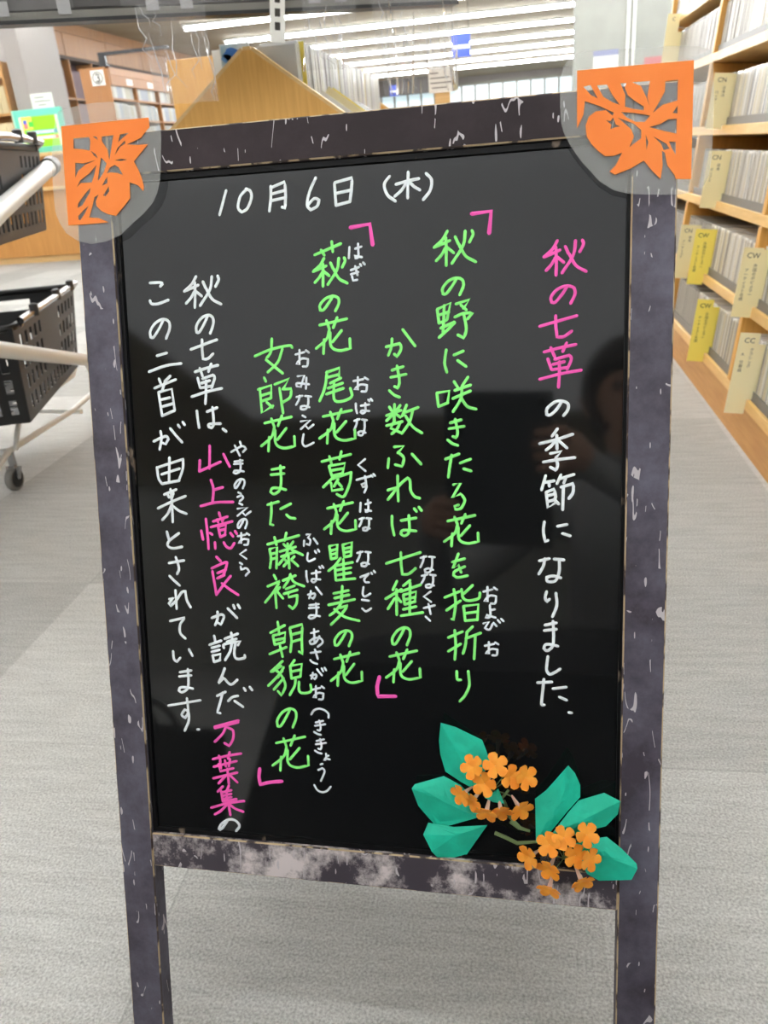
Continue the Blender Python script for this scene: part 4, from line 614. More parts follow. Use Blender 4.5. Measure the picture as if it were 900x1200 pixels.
# ------------------------------------------------------------------ the blackboard sign
W_ = 0.466
YAW, TILT = math.radians(-2.0), math.radians(17.07)
AR = Vector((math.cos(YAW), math.sin(YAW), 0))
AF = Vector((-math.sin(YAW), math.cos(YAW), 0))
AD = -AF * math.sin(TILT) - Vector((0, 0, 1)) * math.cos(TILT)       # down the sign
AN = AR.cross(AD)                                                    # into the sign, away from the reader
if AN.y < 0:
    AN = -AN
TOPL = CAM + Vector((-0.44941232, 0.85433891, 0.03745636)) * 0.7767
LEN = TOPL.z / math.cos(TILT)
FOOT = TOPL + AD * LEN + AR * (W_ / 2)
# local axes: x right, y into the board, z up the board; origin between the front feet
MS = Matrix(((AR.x, AN.x, -AD.x, FOOT.x), (AR.y, AN.y, -AD.y, FOOT.y), (AR.z, AN.z, -AD.z, FOOT.z), (0, 0, 0, 1)))
CL = MS.inverted() @ CAM
UC, VC, DC = CL.x + W_ / 2, LEN - CL.z, -CL.y                         # foot of the viewing axis on the board
def sp(u, v, d=0.0):
    """point traced on the sign's front plane (metres from its top left corner), laid at depth d behind it"""
    k = (DC + d) / DC
    return Vector((UC + (u - UC) * k - W_ / 2, d, LEN - (VC + (v - VC) * k)))

def frame_wood(name, dark, scuff, lo, hi, flecks=0.70, grain=9):
    m = mat(name, dark, 0.55, spec=0.3)
    nt = m.node_tree
    n, l = nt.nodes, nt.links
    b = n['Principled BSDF']
    tc = n.new('ShaderNodeTexCoord')
    a = n.new('ShaderNodeTexNoise')
    a.inputs['Scale'].default_value = grain
    a.inputs['Detail'].default_value = 10
    a.inputs['Roughness'].default_value = 0.7
    l.new(tc.outputs['Object'], a.inputs['Vector'])
    r = n.new('ShaderNodeValToRGB')
    r.color_ramp.elements[0].position = lo
    r.color_ramp.elements[1].position = hi
    r.color_ramp.elements[0].color = dark
    r.color_ramp.elements[1].color = scuff
    l.new(a.outputs['Fac'], r.inputs[0])
    # thin pale scratches: contour lines of a noise, kept only in patches; and small chips
    mp = n.new('ShaderNodeMapping')
    mp.inputs['Rotation'].default_value = (0, 0.6, 0)
    mp.inputs['Scale'].default_value = (1, 1, 0.24)
    l.new(tc.outputs['Object'], mp.inputs[0])
    c = n.new('ShaderNodeTexNoise')
    c.inputs['Scale'].default_value = 50
    c.inputs['Detail'].default_value = 1.5
    c.inputs['Distortion'].default_value = 0.25
    l.new(mp.outputs[0], c.inputs['Vector'])
    def math_(op, a_, b_=None, c_=None):
        k = n.new('ShaderNodeMath')
        k.operation = op
        for i_, x_ in enumerate((a_, b_, c_)):
            if x_ is None:
                continue
            if isinstance(x_, (int, float)):
                k.inputs[i_].default_value = x_
            else:
                l.new(x_, k.inputs[i_])
        return k.outputs[0]
    line = math_('LESS_THAN', math_('ABSOLUTE', math_('SUBTRACT', c.outputs['Fac'], 0.5)), 0.007)
    pt = n.new('ShaderNodeTexNoise')
    pt.inputs['Scale'].default_value = 55
    pt.inputs['Detail'].default_value = 1
    l.new(tc.outputs['Object'], pt.inputs['Vector'])
    keep = math_('GREATER_THAN', pt.outputs['Fac'], flecks - 0.065)
    chip = n.new('ShaderNodeTexNoise')
    chip.inputs['Scale'].default_value = 210
    chip.inputs['Detail'].default_value = 1
    l.new(mp.outputs[0], chip.inputs['Vector'])
    chips = math_('GREATER_THAN', chip.outputs['Fac'], flecks + 0.085)
    r2 = n.new('ShaderNodeMath')
    r2.operation = 'MAXIMUM'
    l.new(math_('MULTIPLY', line, keep), r2.inputs[0])
    l.new(chips, r2.inputs[1])
    mx = n.new('ShaderNodeMix')
    mx.data_type = 'RGBA'
    mx.inputs[7].default_value = srgb(196, 190, 194)
    l.new(r2.outputs[0], mx.inputs[0])
    l.new(r.outputs[0], mx.inputs[6])
    l.new(mx.outputs[2], b.inputs['Base Color'])
    bp = n.new('ShaderNodeBump')
    bp.inputs['Strength'].default_value = 0.12
    bp.inputs['Distance'].default_value = 0.002
    l.new(c.outputs['Fac'], bp.inputs['Height'])
    l.new(bp.outputs[0], b.inputs['Normal'])
    return m
RAILTOP = frame_wood('stained frame wood', srgb(40, 29, 33), srgb(62, 50, 54), 0.45, 0.75, 0.63)
RAILSIDE = frame_wood('worn frame wood', srgb(66, 60, 70), srgb(118, 116, 132), 0.40, 0.70, 0.635)
RAILBOT = frame_wood('scuffed frame wood', srgb(72, 66, 74), srgb(216, 206, 206), 0.47, 0.58, 0.62, 17)
EDGEW = mat('bare worn edge', srgb(190, 168, 134), 0.6, var=srgb(62, 50, 48), scale=60, stretch=(1, 1, 0.5), lo=0.5, hi=0.56)
PANELB = mat('glossy blackboard', (0.006, 0.0066, 0.0072, 1), 0.04, var=(0.0085, 0.0088, 0.009, 1), scale=4, spec=0.7)
PANELB.node_tree.nodes['Principled BSDF'].inputs['Roughness'].default_value = 0.055

sign = thing('blackboard_sign', 'black A-frame blackboard sign with handwritten Japanese poem standing on the carpet', 'sign', MS)
RW, TH = 0.0312, 0.019                     # rail width and thickness
h0 = LEN
def rail(name, u0, u1, v0, v1, m, label=None):
    r = MB()
    r.cbox((u0 - W_ / 2, 0, h0 - v1), (u1 - W_ / 2, TH, h0 - v0), 0.0011, 0, 1)
    o = r.build(name, [m, EDGEW], sign)
    if label:
        o['label'] = label
    return o
VB0, VB1 = 0.5945, 0.6262
rail('frame_side', 0, RW, 0, LEN, RAILSIDE)
rail('frame_side', W_ - RW, W_, 0, LEN, RAILSIDE)
rail('frame_top', RW, W_ - RW, 0, 0.0318, RAILTOP)
rail('frame_bottom', RW, W_ - RW, VB0, VB1, RAILBOT, 'scuffed grey bottom rail')
PD = 0.0062                                  # the panel lies this far behind the rails' face
p = MB()
p.box((RW - 0.004 - W_ / 2, PD, h0 - VB0 - 0.004), (W_ - RW + 0.004 - W_ / 2, PD + 0.006, h0 - 0.0318 + 0.004))
p.build('panel', PANELB, sign)
# worn-flecked strips round the panel, painted black for the shade in its recess
RECESS_SHADE = mat('black bead', (0.004, 0.004, 0.0045, 1), 0.5, spec=0.2, var=srgb(120, 106, 92), scale=55, stretch=(1, 1, 0.4), lo=0.62, hi=0.66)
for u0, u1, v0, v1 in ((RW, RW + 0.0035, 0.0318, VB0), (W_ - RW - 0.0025, W_ - RW, 0.0318, VB0), (RW + 0.0035, W_ - RW - 0.0025, 0.0318, 0.0365), (RW + 0.0035, W_ - RW - 0.0025, VB0 - 0.0035, VB0)):
    b_ = MB()
    b_.box((u0 - W_ / 2, PD - 0.0025, h0 - v1), (u1 - W_ / 2, PD, h0 - v0))
    b_.build('recess_shade', RECESS_SHADE, sign)
# rear frame, hinged at the top
MSI = MS.inverted()
for x in (RW / 2, W_ - RW / 2):
    top = MS @ Vector((x - W_ / 2, TH + 0.006, h0 - 0.02))
    foot = FOOT + AR * (x - W_ / 2) + AF * (2 * math.sin(TILT) * LEN * 0.97)
    foot.z = 0.0
    d = (top - foot).normalized()
    side = AR
    nn = d.cross(side).normalized()
    q = MB()
    vs = []
    for base in (foot, top):
        for a, b in ((-1, -1), (1, -1), (1, 1), (-1, 1)):
            pt = base + side * (a * 0.013) + nn * (b * 0.008)
            vs.append(MSI @ pt)
    for i_ in range(4):                      # feet cut level with the floor
        wv = MS @ vs[i_]
        wv -= d * (wv.z / d.z)
        vs[i_] = MSI @ wv
    q.add(vs, [(0, 3, 2, 1), (4, 5, 6, 7), (0, 1, 5, 4), (1, 2, 6, 5), (2, 3, 7, 6), (3, 0, 4, 7)])
    q.build('rear_leg', RAILTOP, sign)
    hg = MB()
    hg.lathe((x - W_ / 2 - 0.012, TH + 0.003, h0 - 0.012), (1, 0, 0), [(0, 0.004), (0.024, 0.004)], 12)
    hg.build('hinge', BLACK, sign, smooth=True)
q = MB()
dr0 = (MS @ Vector((0, TH + 0.006, h0 - 0.02)))
dd0 = (FOOT + AF * (2 * math.sin(TILT) * LEN * 0.97) - dr0).normalized()
nr0 = AR.cross(dd0).normalized()
vs = []
for k0 in (0.6155, 0.645):
    for sx_ in (-1, 1):
        for h_ in (-0.008, 0.008):
            vs.append(MSI @ (dr0 + dd0 * k0 + AR * (sx_ * (W_ / 2 - RW / 2 - 0.0135)) + nr0 * h_))
q.add(vs, [(0, 1, 3, 2), (4, 6, 7, 5), (0, 4, 5, 1), (2, 3, 7, 6), (0, 2, 6, 4), (1, 5, 7, 3)])
q.build('rear_rail', RAILTOP, sign)
# the rear frame carries a board of its own
dr = (MS @ Vector((0, TH + 0.006, h0 - 0.02))) 
fr_ = FOOT + AF * (2 * math.sin(TILT) * LEN * 0.97)
dd_ = (fr_ - dr).normalized()
nr_ = AR.cross(dd_).normalized()
q = MB()
vs = []
for k0 in (0.03, 0.615):
    for sx_ in (-1, 1):
        for h_ in (-0.003, 0.003):
            vs.append(MSI @ (dr + dd_ * k0 + AR * (sx_ * (W_ / 2 - RW / 2 - 0.0135)) + nr_ * h_))
q.add(vs, [(0, 1, 3, 2), (4, 6, 7, 5), (0, 4, 5, 1), (2, 3, 7, 6), (0, 2, 6, 4), (1, 5, 7, 3)])
q.build('rear_panel', PANELB, sign)
# little hook under the bottom rail
q = MB()
hb = sp(0.2387, VB1)
q.tube([hb + Vector((-0.004, 0.009, 0.001)), hb + Vector((-0.003, 0.009, -0.003)), hb + Vector((0, 0.009, -0.0048)), hb + Vector((0.003, 0.009, -0.003)), hb + Vector((0.004, 0.009, 0.001))], 0.0011, 8)
q.build('hook', BLACK, sign, smooth=True)

# handwriting in paint marker
INKS = {'white': (mat('white marker paint', srgb(240, 247, 250), 0.6), 0.00118), 'thin': (mat('fine white marker paint', srgb(232, 240, 246), 0.6), 0.00092),
        'green': (mat('light green marker paint', srgb(146, 255, 134), 0.6), 0.00118), 'pink': (mat('pink marker paint', srgb(255, 92, 190), 0.6), 0.00118),
        'pinkb': (mat('broad pink marker paint', srgb(255, 92, 190), 0.6), 0.0016)}
TEXTLAB = {'date': 'white handwritten date along the top', 'heading': 'pink first words of the heading at right', 'season': 'white rest of the heading at right',
           'poem_a': 'green first line of the poem', 'poem_b': 'green second line of the poem', 'poem_c': 'green third line of the poem', 'poem_d': 'green fourth line of the poem',
           'poem_a_open': 'pink opening bracket of the first poem', 'poem_b_close': 'pink closing bracket of the first poem', 'poem_c_open': 'pink opening bracket of the second poem',
           'poem_d_close': 'pink closing bracket of the second poem', 'note_a': 'white note line at left', 'note_a_names': 'pink names within the note at left', 'note_b': 'white last line at the far left'}
def parse(s):
    return [tuple(float(c) * 1e-4 for c in q_.split(',')) for q_ in s.split()]
for key, data in WRITING.items():
    name, ink = key.split('|')
    m, r = INKS[ink]
    strokes = [parse(st) for st in data.split(';')]
    words_ = []                               # strokes written close together make one word
    for st in strokes:
        lo = [min(c[i] for c in st) for i in (0, 1)]
        hi = [max(c[i] for c in st) for i in (0, 1)]
        joined = [[st], lo, hi]
        rest = []
        for w in words_:
            gap = math.hypot(*[max(0, w[1][i] - joined[2][i], joined[1][i] - w[2][i]) for i in (0, 1)])
            if gap < 0.0135:
                joined = [w[0] + joined[0], [min(w[1][i], joined[1][i]) for i in (0, 1)], [max(w[2][i], joined[2][i]) for i in (0, 1)]]
            else:
                rest.append(w)
        words_ = rest + [joined]
    for w in words_:
        t = MB()
        for st in w[0]:
            pts = [sp(u, v, PD - 0.0001) for u, v in st]
            a, b = pts[0], pts[-1]
            da, db = (pts[0] - pts[1]).normalized(), (pts[-1] - pts[-2]).normalized()
            ext = [a + da * r * 0.85] + pts + [b + db * r * 0.85]
            rad = [r * 0.45] + [r * (0.94 + 0.12 * random.random()) for _ in pts] + [r * 0.45]
            t.tube(ext, rad, 8, flat=(0, -1, 0))
        o = t.build('handwriting', m, sign, smooth=True, fix=False)
        o['label'] = TEXTLAB.get(name, 'small white reading aid beside a poem line')
        if name == 'note_a_furigana':
            o['label'] = 'small white reading aid beside the pink names'

# ------------------------------------------------------------------ laminated paper cuts taped on the corners
ORANGE = mat('orange paper', srgb(255, 140, 58), 0.65, var=srgb(252, 134, 50), scale=20)
LAMIN = film('laminating film', (0.85, 0.86, 0.82, 1), 0.97, 0.12, 0.06, 0.16)
DLAB = ['orange leaf-and-fruit paper cut in clear film on the upper left corner of the board',
        'orange leaf-and-fruit paper cut in clear film on the upper right corner of the board']
for (outer, holes, fl), lab in zip(DECO, DLAB):
    t = thing('paper_cutout', lab, 'paper decoration', MS, 'laminated paper cuts on the board corners')
    fn = lambda x, y, h: sp(x, y, h)
    filled('cut_paper', parse(outer), [parse(h) for h in holes], -0.0016, -0.0019, fn, ORANGE, t)
    # film: one sheet behind the paper and one in front, sealed at the rim
    filled('clear_film', parse(fl), [], -0.0008, -0.0010, fn, LAMIN, t)['label'] = 'clear film with rounded corners'
    tp = MB()
    cx = sum(q_[0] for q_ in parse(fl)) / len(parse(fl))
    cy = sum(q_[1] for q_ in parse(fl)) / len(parse(fl))
    c3 = sp(min(max(cx, 0.02), W_ - 0.02), max(cy, 0.02), 0)
    tp.box((c3.x - 0.008, -0.0007, c3.z - 0.008), (c3.x + 0.008, 0, c3.z + 0.008))
    tp.build('tape', LAMIN, t)

# ------------------------------------------------------------------ folded paper flowers on the lower right corner
GREENP = mat('green folding paper', srgb(22, 206, 172), 0.6, var=srgb(16, 192, 158), scale=60, bump=0.05, bscale=200)
GREEND = mat('olive stem paper', srgb(112, 132, 84), 0.65)
PETAL = mat('orange folding paper', srgb(255, 168, 52), 0.6, var=srgb(253, 154, 36), scale=90)
TUBEP = mat('pale pink paper back', srgb(250, 208, 190), 0.65)
def leaf(parent, outline, mid, depth):
    """folded leaf: raised along the fold, thin paper with its own thickness"""
    pts, md = parse(outline), parse(mid)
    bm = bmesh.new()
    def dist(u, v):
        best = 1e9
        for (a, b), (c, d) in zip(md, md[1:]):
            L2 = (c - a) ** 2 + (d - b) ** 2
            t_ = max(0, min(1, ((u - a) * (c - a) + (v - b) * (d - b)) / L2))
            best = min(best, math.hypot(u - a - t_ * (c - a), v - b - t_ * (d - b)))
        return best
    cx = sum(q_[0] for q_ in md) / len(md)
    cy = sum(q_[1] for q_ in md) / len(md)
    rings = []
    for s_ in (1.0, 0.75, 0.5, 0.25):
        rings.append([bm.verts.new((cx + (u - cx) * s_, cy + (v - cy) * s_, 0)) for u, v in pts])
    c = bm.verts.new((cx, cy, 0))
    n_ = len(pts)
    for a, b in zip(rings, rings[1:]):
        for i in range(n_):
            bm.faces.new((a[i], a[(i + 1) % n_], b[(i + 1) % n_], b[i]))
    for i in range(n_):
        bm.faces.new((rings[-1][i], rings[-1][(i + 1) % n_], c))
    rnd = random.Random(int(cx * 1e6))
    for v in bm.verts:
        u, w = v.co.x, v.co.y
        lift = 0.0075 - 0.48 * dist(u, w) + rnd.uniform(-0.0004, 0.0004)
        v.co = sp(u, w, -depth - max(lift, -0.002))
    bmesh.ops.recalc_face_normals(bm, faces=bm.faces[:])
    me = bpy.data.meshes.new('leaf')
    bm.to_mesh(me)
    bm.free()
    me.materials.append(GREENP)
    o = bpy.data.objects.new('leaf', me)
    COL.objects.link(o)
    o.parent = parent
    return solidify(o, 0.0003)
def bloom_meshes():
    """five flat rounded petals on a short trumpet; axis +z, centre at the origin"""
    b = MB()
    R1 = 0.0078
    for kk in range(5):
        a = 2 * math.pi * kk / 5
        ca, sa = math.cos(a), math.sin(a)
        out = [(0.0002, -0.0003), (0.0036, -0.0028), (0.0068, -0.0036), (0.0086, -0.0022), (0.0089, 0), (0.0086, 0.0022), (0.0068, 0.0036), (0.0036, 0.0028), (0.0002, 0.0003)]
        f = lambda x, y, h: (x * ca - y * sa, x * sa + y * ca, h + 0.0022 * min(x / 0.004, 1) + 0.0004 * math.sin(x * 900) - abs(y) * 0.25)
        b.prism(out, 0, 0.0003, f)
    tb = MB()
    tb.tube([(0, 0, -0.0002), (0, 0, -0.003), (0, 0, -0.0075), (0, 0, -0.0125)], [0.0019, 0.0017, 0.0012, 0.0007], 8)
    me_p = b.build('petals', PETAL).data
    me_t = tb.build('flower_tube', TUBEP, smooth=True).data
    for o in [o for o in COL.objects if o.name in ('petals', 'flower_tube') and o.parent is None]:
        bpy.data.objects.remove(o)
    return me_p, me_t
MEP, MET = bloom_meshes()
SPRAYLAB = ['orange paper flower spray with green leaves stuck wholly on the black panel', 'orange paper flower spray whose green leaf overlaps the lower right frame corner']
for si in range(2):
    t = thing('paper_flower_spray', SPRAYLAB[si], 'paper flower', MS, 'folded paper flower sprays on the board')
    for i, (ol, md) in enumerate(LEAVES):
        if (i >= 4) == bool(si):
            leaf(t, ol, md, (-0.003 if i < 3 else 0.003) if si == 0 or i < 6 else 0.004)
    cen = [(0.3585, 0.567), (0.4085, 0.6005)][si]
    rnd = random.Random(5 + si)
    bl = [b for i, b in enumerate(BLOOMS) if (i >= 10) == bool(si)]
    mu = sum(b[0] for b in bl) / len(bl) * 1e-4
    mv = sum(b[1] for b in bl) / len(bl) * 1e-4
    for (u, v, rot) in bl:
        u, v = u * 1e-4, v * 1e-4
        d = -0.016 - 0.003 * rnd.random()
        base = sp(u, v, d)
        du, dv = (u - mu), (v - mv)
        rr = math.hypot(du, dv)
        tiltk = min(rr / 0.022, 1) * 0.75
        ax = Vector((du / (rr + 1e-6) * tiltk, -1, -dv / (rr + 1e-6) * tiltk)).normalized()
        qrot = ax.to_track_quat('Z', 'Y').to_matrix().to_4x4() @ Matrix.Rotation(math.radians(rot), 4, 'Z') @ Matrix.Scale(1.04 + 0.12 * rnd.random(), 4)
        f = bpy.data.objects.new('flower', MEP)
        COL.objects.link(f)
        f.parent = t
        f.matrix_local = Matrix.Translation(base) @ qrot
        g = bpy.data.objects.new('flower_tube', MET)
        COL.objects.link(g)
        g.parent = f
        st = MB()
        tail = base - ax * 0.013
        root = sp(mu, mv, -0.003 if si == 0 else 0.0)
        st.tube([tail, (tail + root) / 2 + Vector((0, 0.001, 0)), root], 0.0005, 6)
        so = st.build('stalk', GREEND, t, smooth=True)
    for i, sdat in enumerate(STEMS):
        if (i in (0, 4)) != bool(si):
            continue
        st = MB()
        pl_ = [sp(u, v, -0.003) for u, v in parse(sdat)]
        st.tube(pl_, [0.0016] * (len(pl_) - 1) + [0.0011], 8)
        st.build('stem', GREEND, t, smooth=True)
    tpm = MB()
    a, b = sp(0.3735, 0.580, 0), sp(0.389, 0.594, 0)
    if si == 0:
        tpm.box((a.x, 0.0018, b.z), (b.x, 0.0022, a.z))
        tpm.build('tape', film('sticky tape', (0.8, 0.8, 0.8, 1), 0.95, 0.15, 0.2, 0.06), t)

# ------------------------------------------------------------------ CD rack along the right side
k_ = 0.1
ANG = math.atan(k_)
X0 = 0.602
MR = Matrix.Translation((X0, 0, 0)) @ Matrix.Rotation(ANG, 4, 'Y')     # local: x into the rack, z up its sloping face
YB = [1.37, 2.34, 3.31, 4.33]
LEV = [0.104, 0.322, 0.548, 0.770, 1.000, 1.216, 1.44]
rack = thing('cd_rack', 'tall sloping wooden CD rack full of clear cases along the right side of the aisle', 'shelf', MR)
q = MB()
q.box((0.004, YB[0], 0.0), (0.26, YB[-1], LEV[0] - 0.002))
for i_ in range(len(q.v)):                 # plinth sits flat on the floor
    wv = MR @ q.v[i_]
    if wv.z < 0.05:
        wv.z = 0.0
        q.v[i_] = MR.inverted() @ wv
q.build('plinth', WOODK, rack)
for z in LEV:
    q = MB()
    q.cbox((-0.005, YB[0], z - 0.002), (0.006, YB[-1], z + 0.027), 0.002)
    q.box((0.006, YB[0], z), (0.24, YB[-1], z + 0.014))
    q.build('shelf_board', WOODL, rack)
    if z < 1.3:
        q = MB()
        q.box((0.0065, YB[0] + 0.01, z + 0.014), (0.0085, YB[-1] - 0.01, z + 0.05))
        o = q.build('stop_strip', mat('grey stop strip', srgb(128, 126, 122), 0.5) if z == LEV[0] else bpy.data.materials['grey stop strip'], rack)
for y in YB:
    for j in range(len(LEV) - 1):
        q = MB()
        q.cbox((0.0 - 0.006, y - 0.014, LEV[j] + 0.0275), (0.24, y + 0.014, LEV[j + 1] - 0.0025), 0.002)
        q.build('upright', WOOD, rack)
q = MB()
q.box((0.24, YB[0], 0.1), (0.252, YB[-1], 1.46))
q.build('back_panel', DARKIN, rack)

CASE = mat('clear case plastic', srgb(156, 154, 148), 0.22, per_object=[(0.95, 0.95, 0.94, 1), (0.75, 0.74, 0.71, 1), (1.05, 1.05, 1.04, 1), (0.86, 0.84, 0.78, 1), (0.62, 0.62, 0.61, 1), (0.98, 0.95, 0.86, 1)], spec=0.7)
SPINE = mat('case spine label', srgb(200, 196, 186), 0.4, per_object=[srgb(190, 188, 180), srgb(160, 157, 150), srgb(182, 174, 152), srgb(142, 144, 146), srgb(204, 202, 196), srgb(128, 124, 116), srgb(188, 178, 148)])
def case_mesh(name='cd_case', depth=0.14, height=0.164, th=0.0103):
    q = MB()
    q.cbox((0, -th / 2, 0), (depth, th / 2, height), 0.0008)
    q.box((-0.0004, -th * 0.36, 0.006), (0.002, th * 0.36, height - 0.006), 1)
    return q
me_case = case_mesh().build('cd_case', [CASE, SPINE]).data
bpy.data.objects.remove([o for o in COL.objects if o.name == 'cd_case'][0])
RT = Matrix(RX)
def project(p):
    d = p - CAM
    c = RT.transposed() @ d
    if c.z < 0.05:
        return None
    return 450 + 930 * c.x / c.z, 600 + 930 * c.y / c.z, c.z
rows = []
rnd = random.Random(11)
for b in range(3):
    for j in range(len(LEV) - 1):
        y = YB[b] + 0.022
        end = YB[b + 1] - 0.03 - (0.05 if (b + j) % 3 == 0 else 0.0)
        while y < end:
            M = MR @ Matrix.Translation((0.009 + rnd.uniform(0, 0.0025), y, LEV[j] + 0.0145)) @ Matrix.Scale(rnd.choice([1, 1, 1, 0.99, 0.975]), 4, (0, 0, 1))
            rows.append((y, b, j, M))
            y += 0.0106 + rnd.random() * 0.0008
CARDS_Y = [(4.1, 5), (2.98, 4), (2.862, 3), (3.085, 2), (2.85, 2), (2.262, 2), (2.652, 1), (2.142, 1)]
CARDS_Y = [(4.09, 5), (2.98, 3 + 0), (2.862, 2), (3.085, 1), (2.85, 1), (2.262, 1), (2.652, 0), (2.142, 0)]
CARDS_Y = [(4.09, 4 + 0), (2.98, 3), (2.862, 2), (3.085, 1), (2.85, 1), (2.262, 1), (2.652, 0), (2.142, 0)]
vis = []
for y, b, j, M in rows:
    if any(abs(y - cy) < 0.009 and cj == j for cy, cj in CARDS_Y):
        continue
    pr = project(M @ Vector((0, 0, 0.07)))
    if pr and 775 < pr[0] < 925 and -30 < pr[1] < 600:
        vis.append((y, b, j, M))
vis.sort(key=lambda t_: t_[0])
LVN = ['lowest', 'second lowest', 'third lowest', 'middle', 'upper', 'topmost']
BAYN = ['nearest bay', 'middle bay', 'far bay']
for y, b, j, M in vis[:300]:
    o = bpy.data.objects.new('cd_case', me_case)
    COL.objects.link(o)
    o.matrix_world = M
    tag(o, 'clear plastic CD case upright on the %s row of the right rack, %s' % (LVN[j], BAYN[b]), 'CD case', 'CD cases on the %s row, %s' % (LVN[j], BAYN[b]))
q = MB()
one = case_mesh()
shown = {id(M) for _, _, _, M in vis[:300]}
for y, b, j, M in rows:
    if id(M) in shown or any(abs(y - cy) < 0.009 and cj == j for cy, cj in CARDS_Y):
        continue
    o_ = len(q.v)
    q.v += [M @ v for v in one.v]
    q.f += [[i + o_ for i in f] for f in one.f]
    q.mi += one.mi
CASEF = mat('far case plastic', srgb(158, 156, 150), 0.25, var=srgb(132, 130, 124), scale=40, stretch=(0, 3, 0), lo=0.4, hi=0.6, spec=0.7)
SPINEF = mat('far spine label', srgb(188, 184, 174), 0.4, var=srgb(146, 140, 128), scale=30, stretch=(0, 4, 0), lo=0.4, hi=0.6)
if q.f:
    o = q.build('cd_case_rows', [CASEF, SPINEF])
    o['kind'] = 'stuff'
    tag(o, 'packed rows of clear CD cases filling the rest of the right rack', 'CD cases')

# divider cards standing out between the cases
YEL = [mat('pale divider card', srgb(246, 234, 184), 0.6), mat('bright yellow divider card', srgb(254, 236, 112), 0.6), mat('cream divider card', srgb(250, 240, 196), 0.6)]
#       y, level, z0, z1 (along the face), material, text head, columns, label
CARDS = [
    (4.09, 4, 1.055, 1.24, 0, 'C', [], 'pale divider card high on the far end of the rack beside the grey wall'),
    (2.98, 3, 0.785, 0.945, 0, 'CN', ['日本の', 'ロック・'], 'faded CN divider card on the rack beside the orange paper cut'),
    (2.862, 2, 0.553, 0.722, 0, 'CN', ['邦楽', 'ポップス'], 'pale CN divider card on the third lowest row below the orange paper cut'),
    (3.085, 1, 0.300, 0.482, 2, 'CN', ['邦楽', 'アーティスト'], 'cream CN divider card half behind the bright yellow one on the second lowest row'),
    (2.85, 1, 0.315, 0.490, 1, 'CW', ['外国のポピュラー', 'アーティスト名順'], 'bright yellow CW divider card beside the cream card on the second lowest row'),
    (2.262, 1, 0.322, 0.500, 0, 'CW', ['外国のポピュラー', 'アーティスト名順'], 'beige CW divider card on the second lowest row at the photo edge'),
    (2.652, 0, 0.104, 0.300, 1, 'CW', ['外国のポピュラー', 'アーティスト名順'], 'bright yellow CW divider card on the lowest row of the rack'),
    (2.142, 0, 0.092, 0.306, 2, 'CC', ['クラシック', 'A 交響曲'], 'cream CC divider card leaning out over the plinth of the rack'),
]
for (y, j, z0, z1, mi, head, cols, lab) in CARDS:
    t = thing('divider_card', lab, 'card', MR @ Matrix.Translation((0, y, 0)), 'divider cards between the CDs')
    q = MB()
    cw = 0.056
    zb = max(z0, LEV[j] + 0.028)
    q.box((-cw, -0.0006, z0), (-0.0062, 0.0006, z1))
    q.box((-0.0062, -0.0006, zb), (0.06, 0.0006, min(z1, LEV[j] + 0.174)))
    q.build('card', YEL[mi], t)
    # front of the card faces -Y: text x axis = +x, up = +z
    MT = Matrix(((1, 0, 0, 0), (0, 0, 1, -0.0007), (0, 1, 0, 0), (0, 0, 0, 1)))
    text_mesh('printed_letters', head, 0.019, Matrix.Translation((-cw + 0.026, 0, z1 - 0.02)) @ MT, INK, t)
    for ci, c in enumerate(cols):
        x = -cw + 0.036 - ci * 0.02
        n_ = len(c)
        hh = (z1 - z0 - 0.05)
        stp = min(hh / n_, 0.0135)
        body = '\n'.join(c)
        to = text_mesh('printed_letters', body, 0.0105, Matrix.Translation((x, 0, z1 - 0.036 - ci * 0.012 - n_ * 0.5 * 0.0115)) @ MT, INK, t, spacing=1.0)

# ------------------------------------------------------------------ sloping CD island behind the board
GA = Vector((-0.557, 1.9, 1.02))
SL = math.radians(37)
isl = thing('cd_island', 'wooden CD browsing island with a triangular gable end, behind the board', 'shelf', (GA.x, GA.y, 0))
HW, YL = 0.42, 1.3
zt = GA.z
zlow = zt - (HW - 0.008) * math.tan(SL)
gpoly = [(-HW, 0), (HW, 0), (HW, zlow), (0.009, zt), (-0.009, zt), (-HW, zlow)]
for y0, y1 in ((0, 0.02), (YL - 0.02, YL)):
    q = MB()
    q.prism(gpoly, y0, y1, lambda x, y, h: (x, h, y))
    q.build('gable_end', WOOD, isl)
    q = MB()                                # pale edge banding along the two slopes
    for sx in (-1, 1):
        a, b = Vector((sx * HW, 0, zlow)), Vector((sx * 0.009, 0, zt))
        n_ = Vector((sx * math.sin(SL), 0, math.cos(SL)))
        vs = []
        for p_ in (a, b):
            for yy in (y0, y1):
                vs += [p_ + Vector((0, yy, 0)), p_ + Vector((0, yy, 0)) + n_ * 0.007]
        q.add(vs, [(0, 1, 3, 2), (4, 6, 7, 5), (0, 4, 5, 1), (2, 3, 7, 6), (0, 2, 6, 4), (1, 5, 7, 3)])
    q.box((-0.0085, y0, zt), (0.0085, y1, zt + 0.007))
    q.build('edge_band', WOODX, isl)
